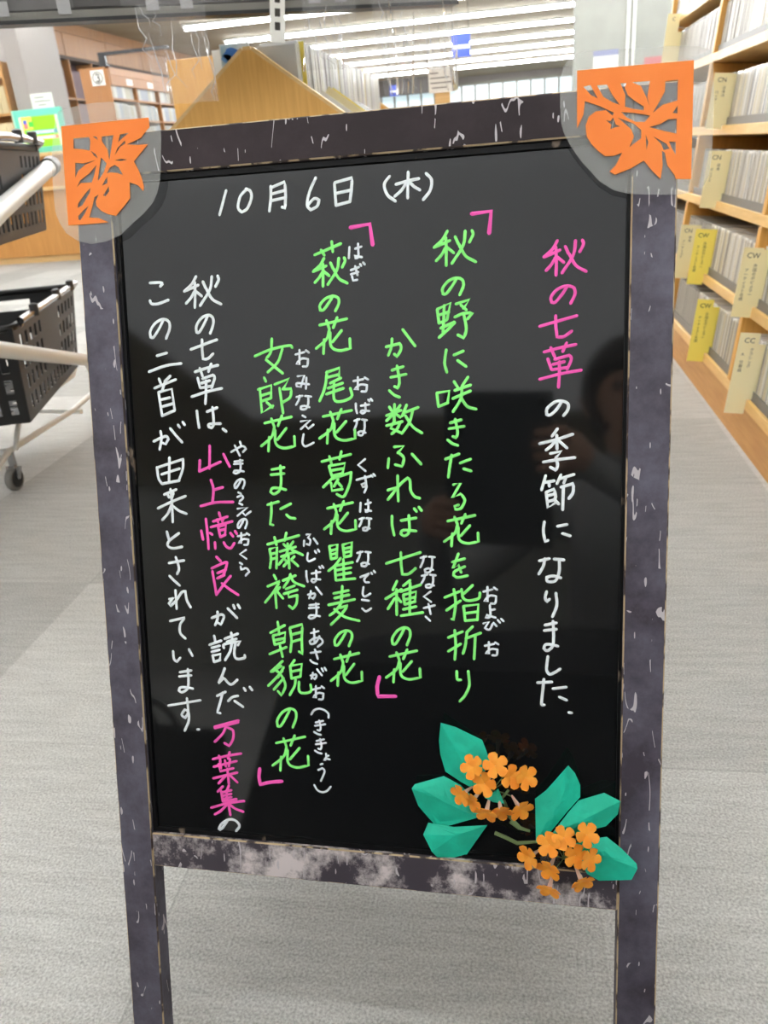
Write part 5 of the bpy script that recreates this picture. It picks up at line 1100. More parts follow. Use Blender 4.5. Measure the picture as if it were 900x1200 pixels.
for sx in (-1, 1):
    q = MB()
    q.box((sx * HW - (0.016 if sx > 0 else 0), 0.02, 0), (sx * HW + (0.016 if sx < 0 else 0), YL - 0.02, zlow))
    q.build('side_panel', WOOD, isl)
    # slope: ridge ledge for the upright row, a lower tray for the tilted row
    q = MB()
    q.box((min(sx * 0.007, sx * 0.103), 0.02, zt - 0.105), (max(sx * 0.007, sx * 0.103), YL - 0.02, zt - 0.095))
    q.build('ridge_tray', WOOD, isl)
    q = MB()
    c_, s_ = math.cos(SL), math.sin(SL)
    slp = lambda a, b: (sx * (a * c_ + b * s_), zt - a * s_ + b * c_)
    q.prism([slp(0.12, -0.123), slp(0.31, -0.123), slp(0.31, -0.113), slp(0.12, -0.113)], 0.02, YL - 0.02, lambda x, y, h: (x, h, y))
    q.build('slope_board', WOOD, isl)
q = MB()
q.box((-0.006, 0.02, zt - 0.118), (0.006, YL - 0.02, zt - 0.03))
q.build('ridge_board', WOOD, isl)
GCASE = mat('grey case plastic', srgb(158, 163, 160), 0.2, spec=0.7, per_object=[(0.8, 0.82, 0.82, 1), (0.95, 0.97, 0.96, 1), (0.66, 0.68, 0.68, 1), (0.88, 0.9, 0.86, 1), (0.75, 0.75, 0.8, 1)])
q = MB()
q.cbox((0, 0, 0), (0.086, 0.0105, 0.108), 0.001)
gme = q.build('cd_case', [GCASE]).data
bpy.data.objects.remove([o for o in COL.objects if o.data == gme][0])
q = MB()
q.cbox((-0.086, 0, 0), (0, 0.0105, 0.108), 0.001)
gml = q.build('cd_case', [GCASE]).data
bpy.data.objects.remove([o for o in COL.objects if o.data == gml][0])
YEC = YEL[1]
rnd = random.Random(3)
y = 0.045
n_ = 0
while y < YL - 0.06:
    zz = GA.z - 0.0948
    lift = rnd.uniform(0.0, 0.006)
    if n_ == 0:
        t = thing('cd_case', 'grey-backed CD case at the front of the ridge row, with a small dark picture', 'CD case', (GA.x + 0.012, GA.y + y, zz), 'CD cases along the island ridge')
        q = MB()
        q.cbox((0, 0, 0), (0.086, 0.0105, 0.104), 0.001)
        q.build('case', mat('grey case back', srgb(204, 208, 208), 0.3), t)
        q = MB()
        q.box((0.022, -0.0004, 0.03), (0.046, 0.0002, 0.047))
        q.build('picture', mat('dark picture', srgb(120, 104, 96), 0.5), t)
    elif n_ in (3, 30, 58):
        o = bpy.data.objects.new('divider_card', bpy.data.meshes.new('divider_card'))
        COL.objects.link(o)
        q = MB()
        q.box((0.05 if n_ == 3 else 0.03, 0, 0), (0.095 if n_ == 3 else 0.088, 0.001, 0.106 + (0.004 if n_ == 3 else 0.012)))
        o.data.from_pydata([tuple(v) for v in q.v], [], q.f)
        o.data.materials.append(YEL[1] if n_ == 3 else YEL[0])
        o.location = (GA.x + 0.012, GA.y + y, zz)
        tag(o, ['yellow divider card behind the grey case at the front of the ridge row', 'pale divider card halfway along the ridge row of the island', 'cream divider card near the far end of the ridge row'][[3, 30, 58].index(n_)], 'card', 'divider cards on the island')
        y += 0.004
    else:
        o = bpy.data.objects.new('cd_case', gme)
        COL.objects.link(o)
        o.location = (GA.x + 0.012 + rnd.uniform(0, 0.004), GA.y + y, zz)
        o.scale.z = 1 + rnd.uniform(-0.02, 0.05)
        tag(o, 'clear CD case standing in the upright row along the right side of the island ridge', 'CD case', 'CD cases along the island ridge')
    y += 0.0125 + (rnd.random() * 0.006 if n_ > 3 else 0.001)
    n_ += 1
# left of the ridge: front case with a picture sleeve, then plain ones
y = 0.045
for i in range(12):
    if i == 0:
        t = thing('cd_case', 'CD case with a blue and white picture sleeve left of the island ridge', 'CD case', (GA.x - 0.008, GA.y + y, GA.z - 0.0948))
        q = MB()
        q.cbox((-0.066, 0, 0), (0, 0.0105, 0.116), 0.001)
        q.build('case', mat('clear case front', srgb(206, 216, 220), 0.15, spec=0.8), t)
        q = MB()
        q.box((-0.063, -0.0005, 0.003), (-0.002, 0.0002, 0.113))
        q.build('picture_sleeve', mat('picture sleeve', srgb(214, 228, 236), 0.4, var=srgb(150, 184, 200), scale=14), t)
        for (cx, cz, rr, c_) in ((-0.040, 0.094, 0.018, (62, 122, 206)), (-0.020, 0.090, 0.013, (84, 146, 222)), (-0.052, 0.088, 0.011, (110, 164, 226)), (-0.026, 0.058, 0.008, (226, 176, 186)), (-0.042, 0.05, 0.008, (226, 206, 150)), (-0.052, 0.064, 0.008, (160, 196, 172))):
            q = MB()
            q.prism([(cx + rr * math.cos(a * 0.5236) * (1 + 0.2 * math.sin(a * 2.3)), cz + rr * 0.8 * math.sin(a * 0.5236)) for a in range(12)], -0.0009, -0.0006, lambda x, z, h: (x, h, z))
            q.build('printed_blot', mat('print', srgb(*c_), 0.5), t)
    else:
        o = bpy.data.objects.new('cd_case', gml)
        COL.objects.link(o)
        o.location = (GA.x - 0.012, GA.y + y, GA.z - 0.0948)
        tag(o, 'clear CD case behind the picture sleeve left of the island ridge', 'CD case', 'CD cases left of the island ridge')
    y += 0.0145
# tilted row on the right slope
NS = Vector((math.sin(SL), 0, math.cos(SL)))
DS = Vector((math.cos(SL), 0, -math.sin(SL)))
MTILT = Matrix(((DS.x, 0, NS.x, 0), (0, 1, 0, 0), (DS.z, 0, NS.z, 0), (0, 0, 0, 1)))
cmat = [mat('white case', srgb(238, 238, 232), 0.35), mat('white card', srgb(244, 242, 234), 0.6), YEL[2], YEL[1], YEL[2], mat('green grey case', srgb(176, 190, 178), 0.3), mat('grey case', srgb(196, 198, 190), 0.3), mat('violet case', srgb(168, 164, 186), 0.35), mat('pale case', srgb(206, 204, 192), 0.35)]
names = ['white CD case lying first in the tilted row on the right slope of the island', 'white card behind the first case of the tilted row', 'cream divider card third in the tilted row', 'bright yellow divider card in the tilted row on the right slope', 'cream divider card behind the bright yellow one in the tilted row', 'green-grey CD case in the tilted row', 'pale grey CD case in the tilted row', 'violet CD case in the tilted row']
y = 0.05
for i in range(16):
    cardlike = i in (1, 2, 3, 4)
    th = 0.002 if cardlike else 0.011
    q = MB()
    q.box((0, 0, 0), (0.13, th, (0.14 if i in (2, 3) else 0.128) if cardlike else 0.122))
    o = q.build('divider_card' if cardlike else 'cd_case', cmat[i] if i < 8 else cmat[5 + i % 4])
    o.matrix_world = Matrix.Translation(Vector((GA.x, GA.y + y, GA.z)) + DS * 0.157 - NS * 0.1125) @ MTILT
    tag(o, names[i] if i < 8 else 'pale CD case in the farther part of the tilted row on the right slope', 'card' if cardlike else 'CD case', 'tilted row on the island slope')
    y += 0.05 if i < 8 else 0.03

# ------------------------------------------------------------------ wooden shelf end left of the island
q_ = thing('wooden_bookshelf', 'plain wooden bookshelf end showing left of the CD island', 'shelf', (-1.245, 3.2, 0))
q = MB(); q.cbox((0, 0, 0), (0.30, 0.022, 1.165), 0.002); q.build('end_panel', WOOD, q_)
q = MB(); q.cbox((0, 0.9, 0), (0.30, 0.922, 1.165), 0.002); q.build('end_panel', WOOD, q_)
for z in (0.05, 0.3, 0.55, 0.8, 1.05):
    q = MB(); q.box((0.004, 0.022, z), (0.296, 0.9, z + 0.018)); q.build('shelf_board', WOODX, q_)
q = MB(); q.box((0.144, 0.022, 0.068), (0.156, 0.9, 1.05)); q.build('back_panel', WOOD, q_)

# ------------------------------------------------------------------ numbered CD shelf in the middle distance
t = thing('numbered_cd_shelf', 'long wooden CD shelf with a circled 3 on its end panel, left of the island', 'shelf', (-3.735, 7.5, 0))
q = MB(); q.cbox((0, 0, 0), (0.24, 0.03, 1.66), 0.003); q.build('end_panel', WOODN, t)
q = MB(); q.box((0.24, 0.0, 0), (0.262, 0.012, 1.64)); q.build('edge_strip', WOODN, t)
q = MB(); q.cbox((0, 1.6, 0), (0.24, 1.63, 1.66), 0.003); q.build('end_panel', WOODN, t)
q = MB(); q.cbox((0.0, 0.03, 1.60), (0.262, 1.6, 1.66), 0.003); q.box((0.244, 0.03, 1.52), (0.262, 1.6, 1.60)); q.build('header', WOODN, t)
q = MB(); q.box((0.0, 0.03, 0.0), (0.012, 1.6, 1.6)); q.build('back_panel', DARKIN, t)
for i in range(9):
    z = 0.06 + i * 0.168
    q = MB(); q.box((0.012, 0.03, z), (0.25, 1.6, z + 0.016)); q.build('shelf_board', WOODN, t)
for y in (0.55, 1.08):
    q = MB(); q.box((0.2, y, 0.05), (0.255, y + 0.02, 1.52)); q.build('divider', WOODN, t)
for y in (0.35, 0.82, 1.3):
    q = MB(); q.box((0.262, y, 1.535), (0.264, y + 0.13, 1.585)); q.build('name_plate', WHITEP, t)
q = MB(); q.box((0.1, -0.004, 1.52), (0.222, 0, 1.64)); pl = q.build('number_plate', WHITEP, t)
q = MB(); q.tube([(0.161 + 0.045 * math.cos(a * math.pi / 12), -0.005, 1.58 + 0.045 * math.sin(a * math.pi / 12)) for a in range(24)], 0.004, 6, closed=True); q.build('printed_ring', INK, pl)
q = MB(); q.tube([(0.161 + x_, -0.005, 1.58 + z_) for x_, z_ in ((-0.017, 0.020), (-0.007, 0.028), (0.008, 0.027), (0.015, 0.017), (0.010, 0.006), (-0.002, 0.002), (0.012, -0.003), (0.018, -0.014), (0.011, -0.026), (-0.004, -0.029), (-0.018, -0.021))], 0.0055, 6); q.build('printed_number', BLACK, pl)
q = MB(); q.box((-0.006, 0.0, 0), (0.0, 0.02, 0.02))
SHC = mat('far CD spines', srgb(208, 206, 198), 0.4, per_object=[srgb(164, 162, 154), srgb(146, 142, 132), srgb(176, 174, 166), srgb(132, 138, 148), srgb(158, 150, 128)])
q = MB(); q.box((0, -0.0275, 0), (0.14, 0.0275, 0.13)); 
fme = q.build('cd_case', [SHC]).data
bpy.data.objects.remove([o for o in COL.objects if o.data == fme][0])
ORD = ['first', 'second', 'third', 'fourth']
for i in range(5, 9):
    z = 0.06 + i * 0.168 + 0.0162
    y = 7.5 + 0.07
    while y < 7.5 + 1.56:
        rel = y - 7.5
        if not any(abs(rel - (d + 0.01)) < 0.045 for d in (0.55, 1.08)):
            o = bpy.data.objects.new('cd_case_set', fme)
            COL.objects.link(o)
            o.location = (-3.735 + 0.1, y, z)
            o.scale.z = 1 + (0.0 if (i * 7 + int(y * 100)) % 3 else -0.08)
            tag(o, 'boxed CD set on the %s row below the header of the numbered shelf' % ORD[8 - i], 'CD case', 'CD sets on the %s row of the numbered shelf' % ORD[8 - i])
        y += 0.0575
# black bracket standing on it
t = thing('sign_bracket', 'black T-shaped metal bracket standing on top of the numbered CD shelf', 'bracket', (-3.51, 7.53, 1.66))
q = MB(); q.box((-0.03, -0.02, 0.0), (0.03, 0.02, 0.085)); q.build('post', BLACK, t)
q = MB(); q.box((-0.035, -0.012, 0.085), (0.62, 0.012, 0.112)); q.build('bar', BLACK, t)
q = MB(); q.box((-0.05, -0.03, 0.0), (0.05, 0.03, 0.006)); q.build('foot_plate', BLACK, t)

# ------------------------------------------------------------------ counter with a search screen
t = thing('service_counter', 'long wooden service counter with a ledge at the far left', 'counter', (-8.4, 8.2, 0))
CX1 = 4.35
q = MB(); q.box((0, 0.04, 0), (CX1, 0.36, 0.07)); q.build('plinth', WOODX, t)
q = MB(); q.box((0, 0, 0.07), (CX1, 0.36, 0.70)); q.build('front_panel', COUNTERW, t)
q = MB(); q.cbox((0, -0.05, 0.70), (CX1, 0.36, 0.735), 0.006); q.build('ledge', WOODX, t)
q = MB(); q.box((0, 0.08, 0.735), (CX1, 0.36, 1.02)); q.build('upper_panel', COUNTERW, t)
q = MB(); q.cbox((0, 0.02, 1.02), (CX1, 0.4, 1.055), 0.006); q.build('counter_top', WOODX, t)
TEAL = mat('teal card', srgb(112, 214, 190), 0.5)
t = thing('search_screen', 'search terminal with a bright green screen and teal frame on the counter', 'screen', Matrix.Translation((-4.69, 8.32, 1.056)))
q = MB(); q.cbox((-0.26, 0, 0.0), (0.26, 0.05, 0.40), 0.006); q.build('teal_frame', TEAL, t)
q = MB(); q.box((-0.27, -0.004, 0.0), (-0.255, 0.0, 0.40)); q.build('side_strip', mat('mint strip', srgb(178, 240, 214), 0.5), t)
def scr(name, x0, z0, x1, z1, c, e=0.9, d=0):
    q = MB(); q.box((x0, -0.004 - d, z0), (x1, -0.001, z1))
    return q.build(name, mat('screen ' + name, srgb(*c), 0.3, emit=e * 0.2), sc_)
q = MB(); q.box((-0.205, -0.002, 0.055), (0.215, 0.0, 0.335)); sc_ = q.build('display', mat('screen glow', srgb(140, 232, 40), 0.3, emit=0.18), t)
scr('pale_margin', -0.205, 0.055, -0.18, 0.335, (232, 250, 190))
scr('pale_edge', 0.19, 0.055, 0.215, 0.335, (226, 250, 200))
scr('yellow_patch', -0.18, 0.22, -0.07, 0.335, (230, 236, 90))
scr('green_patch', -0.11, 0.24, -0.06, 0.29, (70, 210, 70), d=0.001)
scr('red_blot', -0.165, 0.225, -0.12, 0.27, (214, 120, 110), d=0.001)
scr('blue_blot', -0.165, 0.27, -0.125, 0.305, (70, 90, 190), d=0.001)
scr('blue_banner', -0.15, 0.172, 0.19, 0.208, (60, 150, 170), d=0.001)
scr('red_banner', -0.15, 0.122, 0.19, 0.155, (230, 140, 90), d=0.001)
rnd = random.Random(2)
for z, c_ in ((0.19, (220, 244, 255)), (0.1385, (255, 244, 240))):
    x = -0.07
    while x < 0.15:
        wd = rnd.uniform(0.012, 0.024)
        scr('light_mark', x, z - 0.012, x + wd, z + 0.012, c_, d=0.002)
        x += wd + 0.006
t = thing('notice_card', 'small white notice card standing behind the search screen by the pillar', 'notice', (-4.71, 8.52, 1.056))
q = MB(); q.box((-0.12, 0, 0.37), (0.12, 0.004, 0.55)); q.build('card', WHITEP, t)
q = MB(); q.box((-0.01, 0.004, 0), (0.01, 0.012, 0.5)); q.box((-0.06, -0.02, 0), (0.06, 0.03, 0.006)); q.build('stand', WHITEP, t)
for i, (a, b) in enumerate(((-0.08, 0.03), (-0.085, 0.09), (-0.05, 0.04), (-0.07, 0.05))):
    q = MB(); q.box((a, -0.0006, 0.51 - i * 0.034), (b, 0, 0.516 - i * 0.034)); q.build('printed_line', INK, t)
# bookcase left of the pillar
t = thing('bookcase', 'brown bookcase with rows of boxes at the far left edge behind the counter', 'shelf', (-5.91, 8.72, 0))
q = MB(); q.box((0, 0.26, 0), (0.72, 0.28, 1.95)); q.build('back_panel', WOODK, t)
for x in (0, 0.70):
    q = MB(); q.box((x, 0, 0), (x + 0.02, 0.26, 1.95)); q.build('side_panel', WOODK, t)
for z in (0.05, 0.4, 0.75, 1.1, 1.45, 1.8):
    q = MB(); q.box((0.02, 0, z), (0.70, 0.26, z + 0.02)); q.build('shelf_board', WOODK, t)
BOXM = mat('cream box', srgb(218, 204, 168), 0.6, per_object=[srgb(222, 208, 170), srgb(206, 190, 150), srgb(230, 218, 186)])
for z, lv in ((1.12, 'lower'), (1.47, 'upper')):
    for i in range(8):
        q = MB(); q.cbox((-0.038, 0, 0), (0.038, 0.2, 0.26), 0.003)
        o = q.build('file_box', BOXM)
        o.location = (-5.91 + 0.07 + i * 0.082, 8.74, z + 0.0005)
        tag(o, 'cream file box on the %s shelf of the bookcase behind the counter' % lv, 'box', 'file boxes on the %s shelf' % lv)
# glazed cabinet along the left wall
t = thing('wall_bookcase', 'dark-filled bookcase along the panelled left wall behind the numbered shelf', 'shelf', (-5.58, 9.9, 0))
q = MB(); q.box((0, 0, 0), (0.02, 6, 2.15)); q.build('back_panel', mat('purple brown interior', srgb(96, 72, 74), 0.7), t)
q = MB(); q.box((0, 0, 2.12), (0.24, 6, 2.16)); q.build('top_board', DARKIN, t)
for i in range(11):
    q = MB(); q.box((0.02, i * 0.598, 0), (0.24, i * 0.598 + 0.02, 2.12)); q.build('upright', PANEL, t)
for z in (0.02, 0.45, 0.85, 1.25, 1.68):
    q = MB(); q.box((0.02, 0.02, z), (0.235, 5.98, z + 0.02)); q.build('shelf_board', PANEL, t)
BK = mat('book covers', srgb(120, 90, 88), 0.6, per_object=[srgb(122, 92, 94), srgb(98, 70, 76), srgb(150, 146, 132), srgb(128, 146, 150), srgb(110, 80, 78), srgb(140, 118, 104)])
rnd = random.Random(9)
for li, z in enumerate((1.27, 1.70)):
    for i in range(6):
        q = MB()
        wd = rnd.uniform(0.34, 0.5)
        q.cbox((0, 0, 0), (0.15, wd, rnd.uniform(0.3, 0.38)), 0.004)
        o = q.build('album_box', BK)
        o.location = (-5.58 + 0.05, 9.9 + i * 0.598 + 0.05, z + 0.0005)
        tag(o, 'large album box on the %s shelf of the bookcase along the left wall' % ('lower' if li == 0 else 'top'), 'box', 'album boxes on the %s wall shelf' % ('lower' if li == 0 else 'top'))

# ------------------------------------------------------------------ notices on the far walls
t = thing('wall_notice', 'white notice with a blue band on the pale wall above the right paper cut', 'notice', (1.02, 11.5, 1.52))
q = MB(); q.box((0, -0.006, 0), (0.30, -0.0005, 0.2)); q.build('sheet', WHITEP, t)
q = MB(); q.box((0, -0.008, 0.14), (0.30, -0.006, 0.2)); q.build('blue_band', mat('blue grey print', srgb(128, 134, 178), 0.6), t)
o = MB(); o.box((1.63, 11.494, 1.43), (2.06, 11.4995, 1.60))
tag(o.build('wall_poster', mat('faded red poster', srgb(196, 96, 104), 0.6)), 'faded red poster on the pale wall just left of the CD rack', 'poster')
BLUES = mat('blue sign', srgb(60, 84, 190), 0.5)
for (x, z, w_, hh, lab) in ((-0.80, 1.93, 0.26, 0.29, 'larger blue sign hanging from the ceiling beside the vinyl sheet'), (-1.72, 1.52, 0.13, 0.14, 'smaller blue sign hanging low near the white notice')):
    t = thing('hanging_sign', lab, 'sign', (x, 12.9, z), 'blue hanging signs')
    q = MB(); q.box((0, 0, 0), (w_, 0.02, hh)); q.build('board', BLUES, t)
    q = MB(); q.box((0.01, -0.002, hh * 0.35), (w_ - 0.01, 0, hh * 0.5)); q.build('white_band', WHITEP, t)
    for xx in (0.02, w_ - 0.02):
        q = MB(); q.tube([(xx, 0.01, hh), (xx, 0.01, ZC - z)], 0.004, 6); q.build('cord', BLACK, t)

# white notice on a stand behind the island
t = thing('notice_stand', 'white printed notice on a slim wooden stand behind the CD island', 'notice', (-0.264, 3.55, 0))
NX = 0.0
q = MB(); q.lathe((NX, 0, 0), (0, 0, 1), [(0, 0.11), (0.012, 0.11), (0.02, 0.03)], 20); q.build('base', BLACK, t, smooth=True)
q = MB(); q.box((NX - 0.03, -0.004, 0.02), (NX + 0.03, 0.008, 1.01)); q.build('post', WOODX, t)
q = MB(); q.box((NX - 0.052, -0.008, 0.994), (NX + 0.052, -0.004, 1.077)); q.build('sheet', WHITEP, t)
for i, (a, b) in enumerate(((-0.045, -0.012), (-0.045, 0.03), (-0.045, 0.04), (-0.04, 0.02))):
    q = MB(); q.box((NX + a, -0.0086, 1.061 - i * 0.017), (NX + b, -0.008, 1.065 - i * 0.017)); q.build('printed_line', INK, t)

# ------------------------------------------------------------------ hanging header board with vinyl sheet and tape
hb0, hb1 = Vector((-1.12, 1.394, 0)), Vector((-0.099, 1.827, 0))
hd = (hb1 - hb0).normalized()
hn = Vector((-hd.y, hd.x, 0))
MH = Matrix(((hd.x, hn.x, 0, hb0.x), (hd.y, hn.y, 0, hb0.y), (0, 0, 1, 1.05), (0, 0, 0, 1)))
HL = (hb1 - hb0).length
t = thing('hanging_header', 'grey header board with a black lower rim hanging above the CD island', 'partition', MH)
GREYB = mat('grey board', srgb(110, 108, 106), 0.55, var=srgb(98, 97, 95), scale=12)
q = MB(); q.cbox((0, 0, 0.018), (HL, 0.03, 0.42), 0.003); q.build('board', GREYB, t)
q = MB(); q.box((0, -0.006, 0.0), (HL, 0.034, 0.006)); q.build('rim', BLACK, t)
q = MB(); q.box((0, -0.002, 0.006), (HL, 0.032, 0.018)); q.build('rail', mat('grey rail', srgb(124, 121, 113), 0.4), t)
q = MB(); q.box((0.395, -0.003, 0.022), (0.475, 0, 0.12)); q.build('dark_patch', mat('dark grey patch', srgb(84, 82, 80), 0.6), t)
for x in (0.15, HL - 0.15):
    q = MB(); q.tube([(x, 0.015, 0.42), (x, 0.015, ZC - 1.05)], 0.004, 8); q.build('cord', BLACK, t)
VINYL = film('clear vinyl', (0.95, 0.97, 0.98, 1), 0.99, 0.06, 0.08, 0.02)
VINYLC = film('crinkled clear vinyl', (0.97, 0.98, 1, 1), 0.97, 0.05, 0.12, 0.12)  # extra white mixed in for highlights on the crinkles
GLINT = film('milky glint vinyl', (1, 1, 1, 1), 0.97, 0.1, 0.5, 0.45)
TAPE = film('tape film', (0.9, 0.9, 0.9, 1), 0.95, 0.3, 0.2, 0.35)
def vinyl(label, x0, x1, z0, z1, amp, waves, grp, seed):
    tv = thing('vinyl_sheet', label, 'plastic sheet', MH, grp)
    rn = random.Random(seed)
    ph = [rn.random() * 6 for _ in range(4)]
    nx, nz = 90, 14
    q = MB()
    for j in range(nz + 1):
        for i in range(nx + 1):
            u, v = i / nx, j / nz
            x = x0 + (x1 - x0) * u
            yy = amp * (0.25 + 0.75 * v) * (math.sin(u * waves * 6.28 + ph[0]) + 0.5 * math.sin(u * waves * 2.7 * 6.28 + ph[1] + v * 2) + 0.35 * math.sin(u * waves * 5.1 * 6.28 + ph[2] - v * 3)) - amp * 1.9 - 0.004
            q.v.append(Vector((x + 0.02 * v * math.sin(u * 9 + ph[3]), yy, z1 + (z0 - z1) * v)))
    for j in range(nz):
        for i in range(nx):
            a = j * (nx + 1) + i
            q.f.append([a, a + 1, a + nx + 2, a + nx + 1])
            q.mi.append(0)
    o = q.build('sheet', VINYLC if amp > 0.004 else VINYL, tv, smooth=True)
    if amp > 0.004:                          # milky tubes along the folds, painted in as glints
        for k3 in range(int((x1 - x0) / 0.011)):
            xa = x0 + (x1 - x0) * rn.random()
            za = rn.uniform(z0 * 0.5, z1)
            zb = max(z0, za - rn.uniform(0.03, 0.11))
            yy = -rn.uniform(0.006, amp * 3 + 0.006)
            q = MB()
            pts = [Vector((xa + rn.uniform(-0.004, 0.004) + 0.012 * (i / 5) * rn.choice((1, 1, -0.4)), yy, za + (zb - za) * i / 5)) for i in range(6)]
            q.tube(pts, [0.0002, 0.0007, 0.0009, 0.0008, 0.0006, 0.0002], 6)
            q.build('fold_glint', GLINT, tv, smooth=True)
    n_ = max(2, int((x1 - x0) / 0.09))
    for i in range(n_):
        x = x0 + (x1 - x0) * (i + 0.5) / n_
        q = MB(); q.box((x - 0.011, -0.0075, 0.012), (x + 0.011, -0.006, 0.034)); q.build('tape', TAPE, tv)
G_ = 'clear vinyl sheets hanging from the header board'
vinyl('flat clear vinyl sheet hanging at the left of the header board', 0.02, 0.43, -0.13, 0.02, 0.002, 1.2, G_, 1)
vinyl('crinkled clear vinyl sheet hanging before the wooden bookshelf end', 0.50, 0.62, -0.14, 0.02, 0.009, 2.5, G_, 2)
vinyl('crinkled clear vinyl sheet hanging before the CD cases of the island', 0.80, 0.90, -0.10, 0.02, 0.008, 2, G_, 3)
vinyl('crinkled clear vinyl sheet hanging at the right end of the header board', 0.93, 1.10, -0.15, 0.012, 0.01, 3.5, G_, 4)
t = thing('paper_tag', 'narrow printed paper tag hanging in front of the header board', 'tag', MH @ Matrix.Translation((0.752, -0.012, 0)))
q = MB(); q.box((-0.014, -0.0006, -0.05), (0.014, 0, 0.09), M=Matrix.Rotation(0.12, 4, 'Y')); q.build('paper', WHITEP, t)
for i in range(5):
    q = MB(); q.box((-0.005, -0.0012, -0.03 + i * 0.022), (0.005, -0.0006, -0.017 + i * 0.022), M=Matrix.Rotation(0.12, 4, 'Y')); q.build('printed_mark', INK, t)
q = MB(); q.box((-0.004, 0.0, 0.07), (0.004, 0.006, 0.08)); q.build('clip', BLACK, t)

# ------------------------------------------------------------------ basket trolley with two baskets
YC = math.radians(17)
DL = Vector((-math.sin(YC), math.cos(YC), 0))          # along the trolley, away from the viewer
DW = Vector((-math.cos(YC), -math.sin(YC), 0))         # across it, to the left
WHITEM = mat('white painted tube', srgb(226, 226, 222), 0.3)
GREYPL = mat('dark grey plastic', srgb(66, 66, 66), 0.4)
BASKB = mat('black basket plastic', srgb(20, 20, 21), 0.4)
BASKG = mat('charcoal basket plastic', srgb(46, 46, 46), 0.45)
CHROME = mat('steel handle', srgb(170, 170, 172), 0.25, metal=0.9)
RUBBER = mat('grey tyre', srgb(120, 118, 114), 0.6)
def basket(label, far_right, L, Wd, H, mbody, taper, grp):
    """far_right: the rim corner farthest from the viewer, on the right"""
    M = Matrix(((DL.x, DW.x, 0, far_right.x), (DL.y, DW.y, 0, far_right.y), (0, 0, 1, far_right.z - H), (0, 0, 0, 1)))
    t = thing('shopping_basket', label, 'basket', M, grp)
    R_ = [(0, 0), (-L, 0), (-L, Wd), (0, Wd)]
    B_ = [(-taper, taper * 0.6), (-L + taper, taper * 0.6), (-L + taper, Wd - taper * 0.6), (-taper, Wd - taper * 0.6)]
    q = MB()
    for i in range(4):
        a, b = R_[i], R_[(i + 1) % 4]
        c, d = B_[i], B_[(i + 1) % 4]
        long_ = i in (0, 2)
        ncell = 15 if long_ else 10
        us = [0]
        for kk in range(ncell):
            us += [(kk + 0.55) / ncell, (kk + 1) / ncell] if kk < ncell - 1 else [(kk + 0.55) / ncell, 1]
        vs = [0, 0.1, 0.26, 0.33, 0.48, 0.55, 0.7, 0.77, 0.9, 1.0]
        def solid(u, v, long_=long_, nu=len(us) - 1):
            if v in (0, 2, 4, 6, 8):
                return True
            if u % 2 == 0 or u in (0, nu - 1):
                return True
            f = u / nu
            if long_ and v in (3, 5, 7) and 0.36 < f < 0.62:
                return True
            if not long_ and v == 7:
                return not (0.25 < f < 0.75)
            return False
        if not long_:
            def solid(u, v, nu=len(us) - 1):
                f = (u + 0.5) / nu
                if v == 7:
                    return not (0.28 < f < 0.72)       # hand hole
                if v in (5, 8, 6) and 0.2 < f < 0.8:
                    return True
                if v in (0, 2, 4, 6, 8):
                    return True
                return u % 2 == 0
        lattice(q, [(c[0], c[1], 0), (d[0], d[1], 0), (b[0], b[1], H), (a[0], a[1], H)], us, vs, solid)
    us = [i / 24 for i in range(25)]
    vs = [i / 16 for i in range(17)]
    lattice(q, [(*B_[0], 0), (*B_[1], 0), (*B_[2], 0), (*B_[3], 0)], us, vs, lambda i, j: i % 2 == 0 or j % 2 == 0)
    o = q.build('basket_body', mbody, t, fix=False)
    solidify(o, 0.003)
    q = MB()
    pts = []
    for (cx, cy), (ox, oy) in zip(R_, ((-1, 1), (1, 1), (1, -1), (-1, -1))):
        for a in range(5):
            ang = a / 4 * math.pi / 2
            rr = 0.03
            # quarter round at each corner, going round the rim
            cxx, cyy = cx + ox * rr, cy + oy * rr
            st = {(-1, 1): 0, (1, 1): -math.pi / 2, (1, -1): math.pi, (-1, -1): math.pi / 2}[(ox, oy)]
            pts.append((cxx + rr * math.cos(st - ang), cyy + rr * math.sin(st - ang), H))
    q.tube(pts, 0.009, 8, closed=True)
    q.build('rim', mbody, t, smooth=True)
    for yy, sgn in ((-0.004, -1), (Wd + 0.004, 1)):
        q = MB()
        q.tube([(-0.06, yy, H - 0.0), (-0.03, yy + sgn * 0.012, H + 0.012), (-L * 0.35, yy + sgn * 0.02, H + 0.016), (-L * 0.65, yy + sgn * 0.02, H + 0.016), (-L + 0.03, yy + sgn * 0.012, H + 0.012), (-L + 0.06, yy, H - 0.0)], 0.009, 10)
        hd_ = q.build('handle', CHROME if sgn < 0 else mbody, t, smooth=True)
        for xx in (-0.14, -L * 0.45, -L + 0.14):
            q = MB(); q.lathe((xx, yy + sgn * 0.02, H + 0.016), (0, 0, 1), [(-0.011, 0.011), (0.016, 0.011), (0.019, 0.006)], 12); q.build('clip', GREYPL, hd_, smooth=True)
    return t
GB = 'shopping baskets on the trolley'
basket('black slotted shopping basket with steel handle on the lower rack of the trolley', Vector((-1.388, 2.44, 0.485)), 0.72, 0.46, 0.245, BASKB, 0.05, GB)
basket('charcoal slotted shopping basket on the upper rack of the trolley beside the search screen', Vector((-1.235, 2.16, 0.878)), 0.62, 0.44, 0.2, BASKG, 0.035, GB)

MC = Matrix(((DL.x, DW.x, 0, -1.36), (DL.y, DW.y, 0, 2.36), (0, 0, 1, 0), (0, 0, 0, 1)))
MCI = MC.inverted()
t = thing('basket_trolley', 'white tubular basket trolley on castors left of the board', 'trolley', MC)
loc = lambda *p: MCI @ Vector(p)
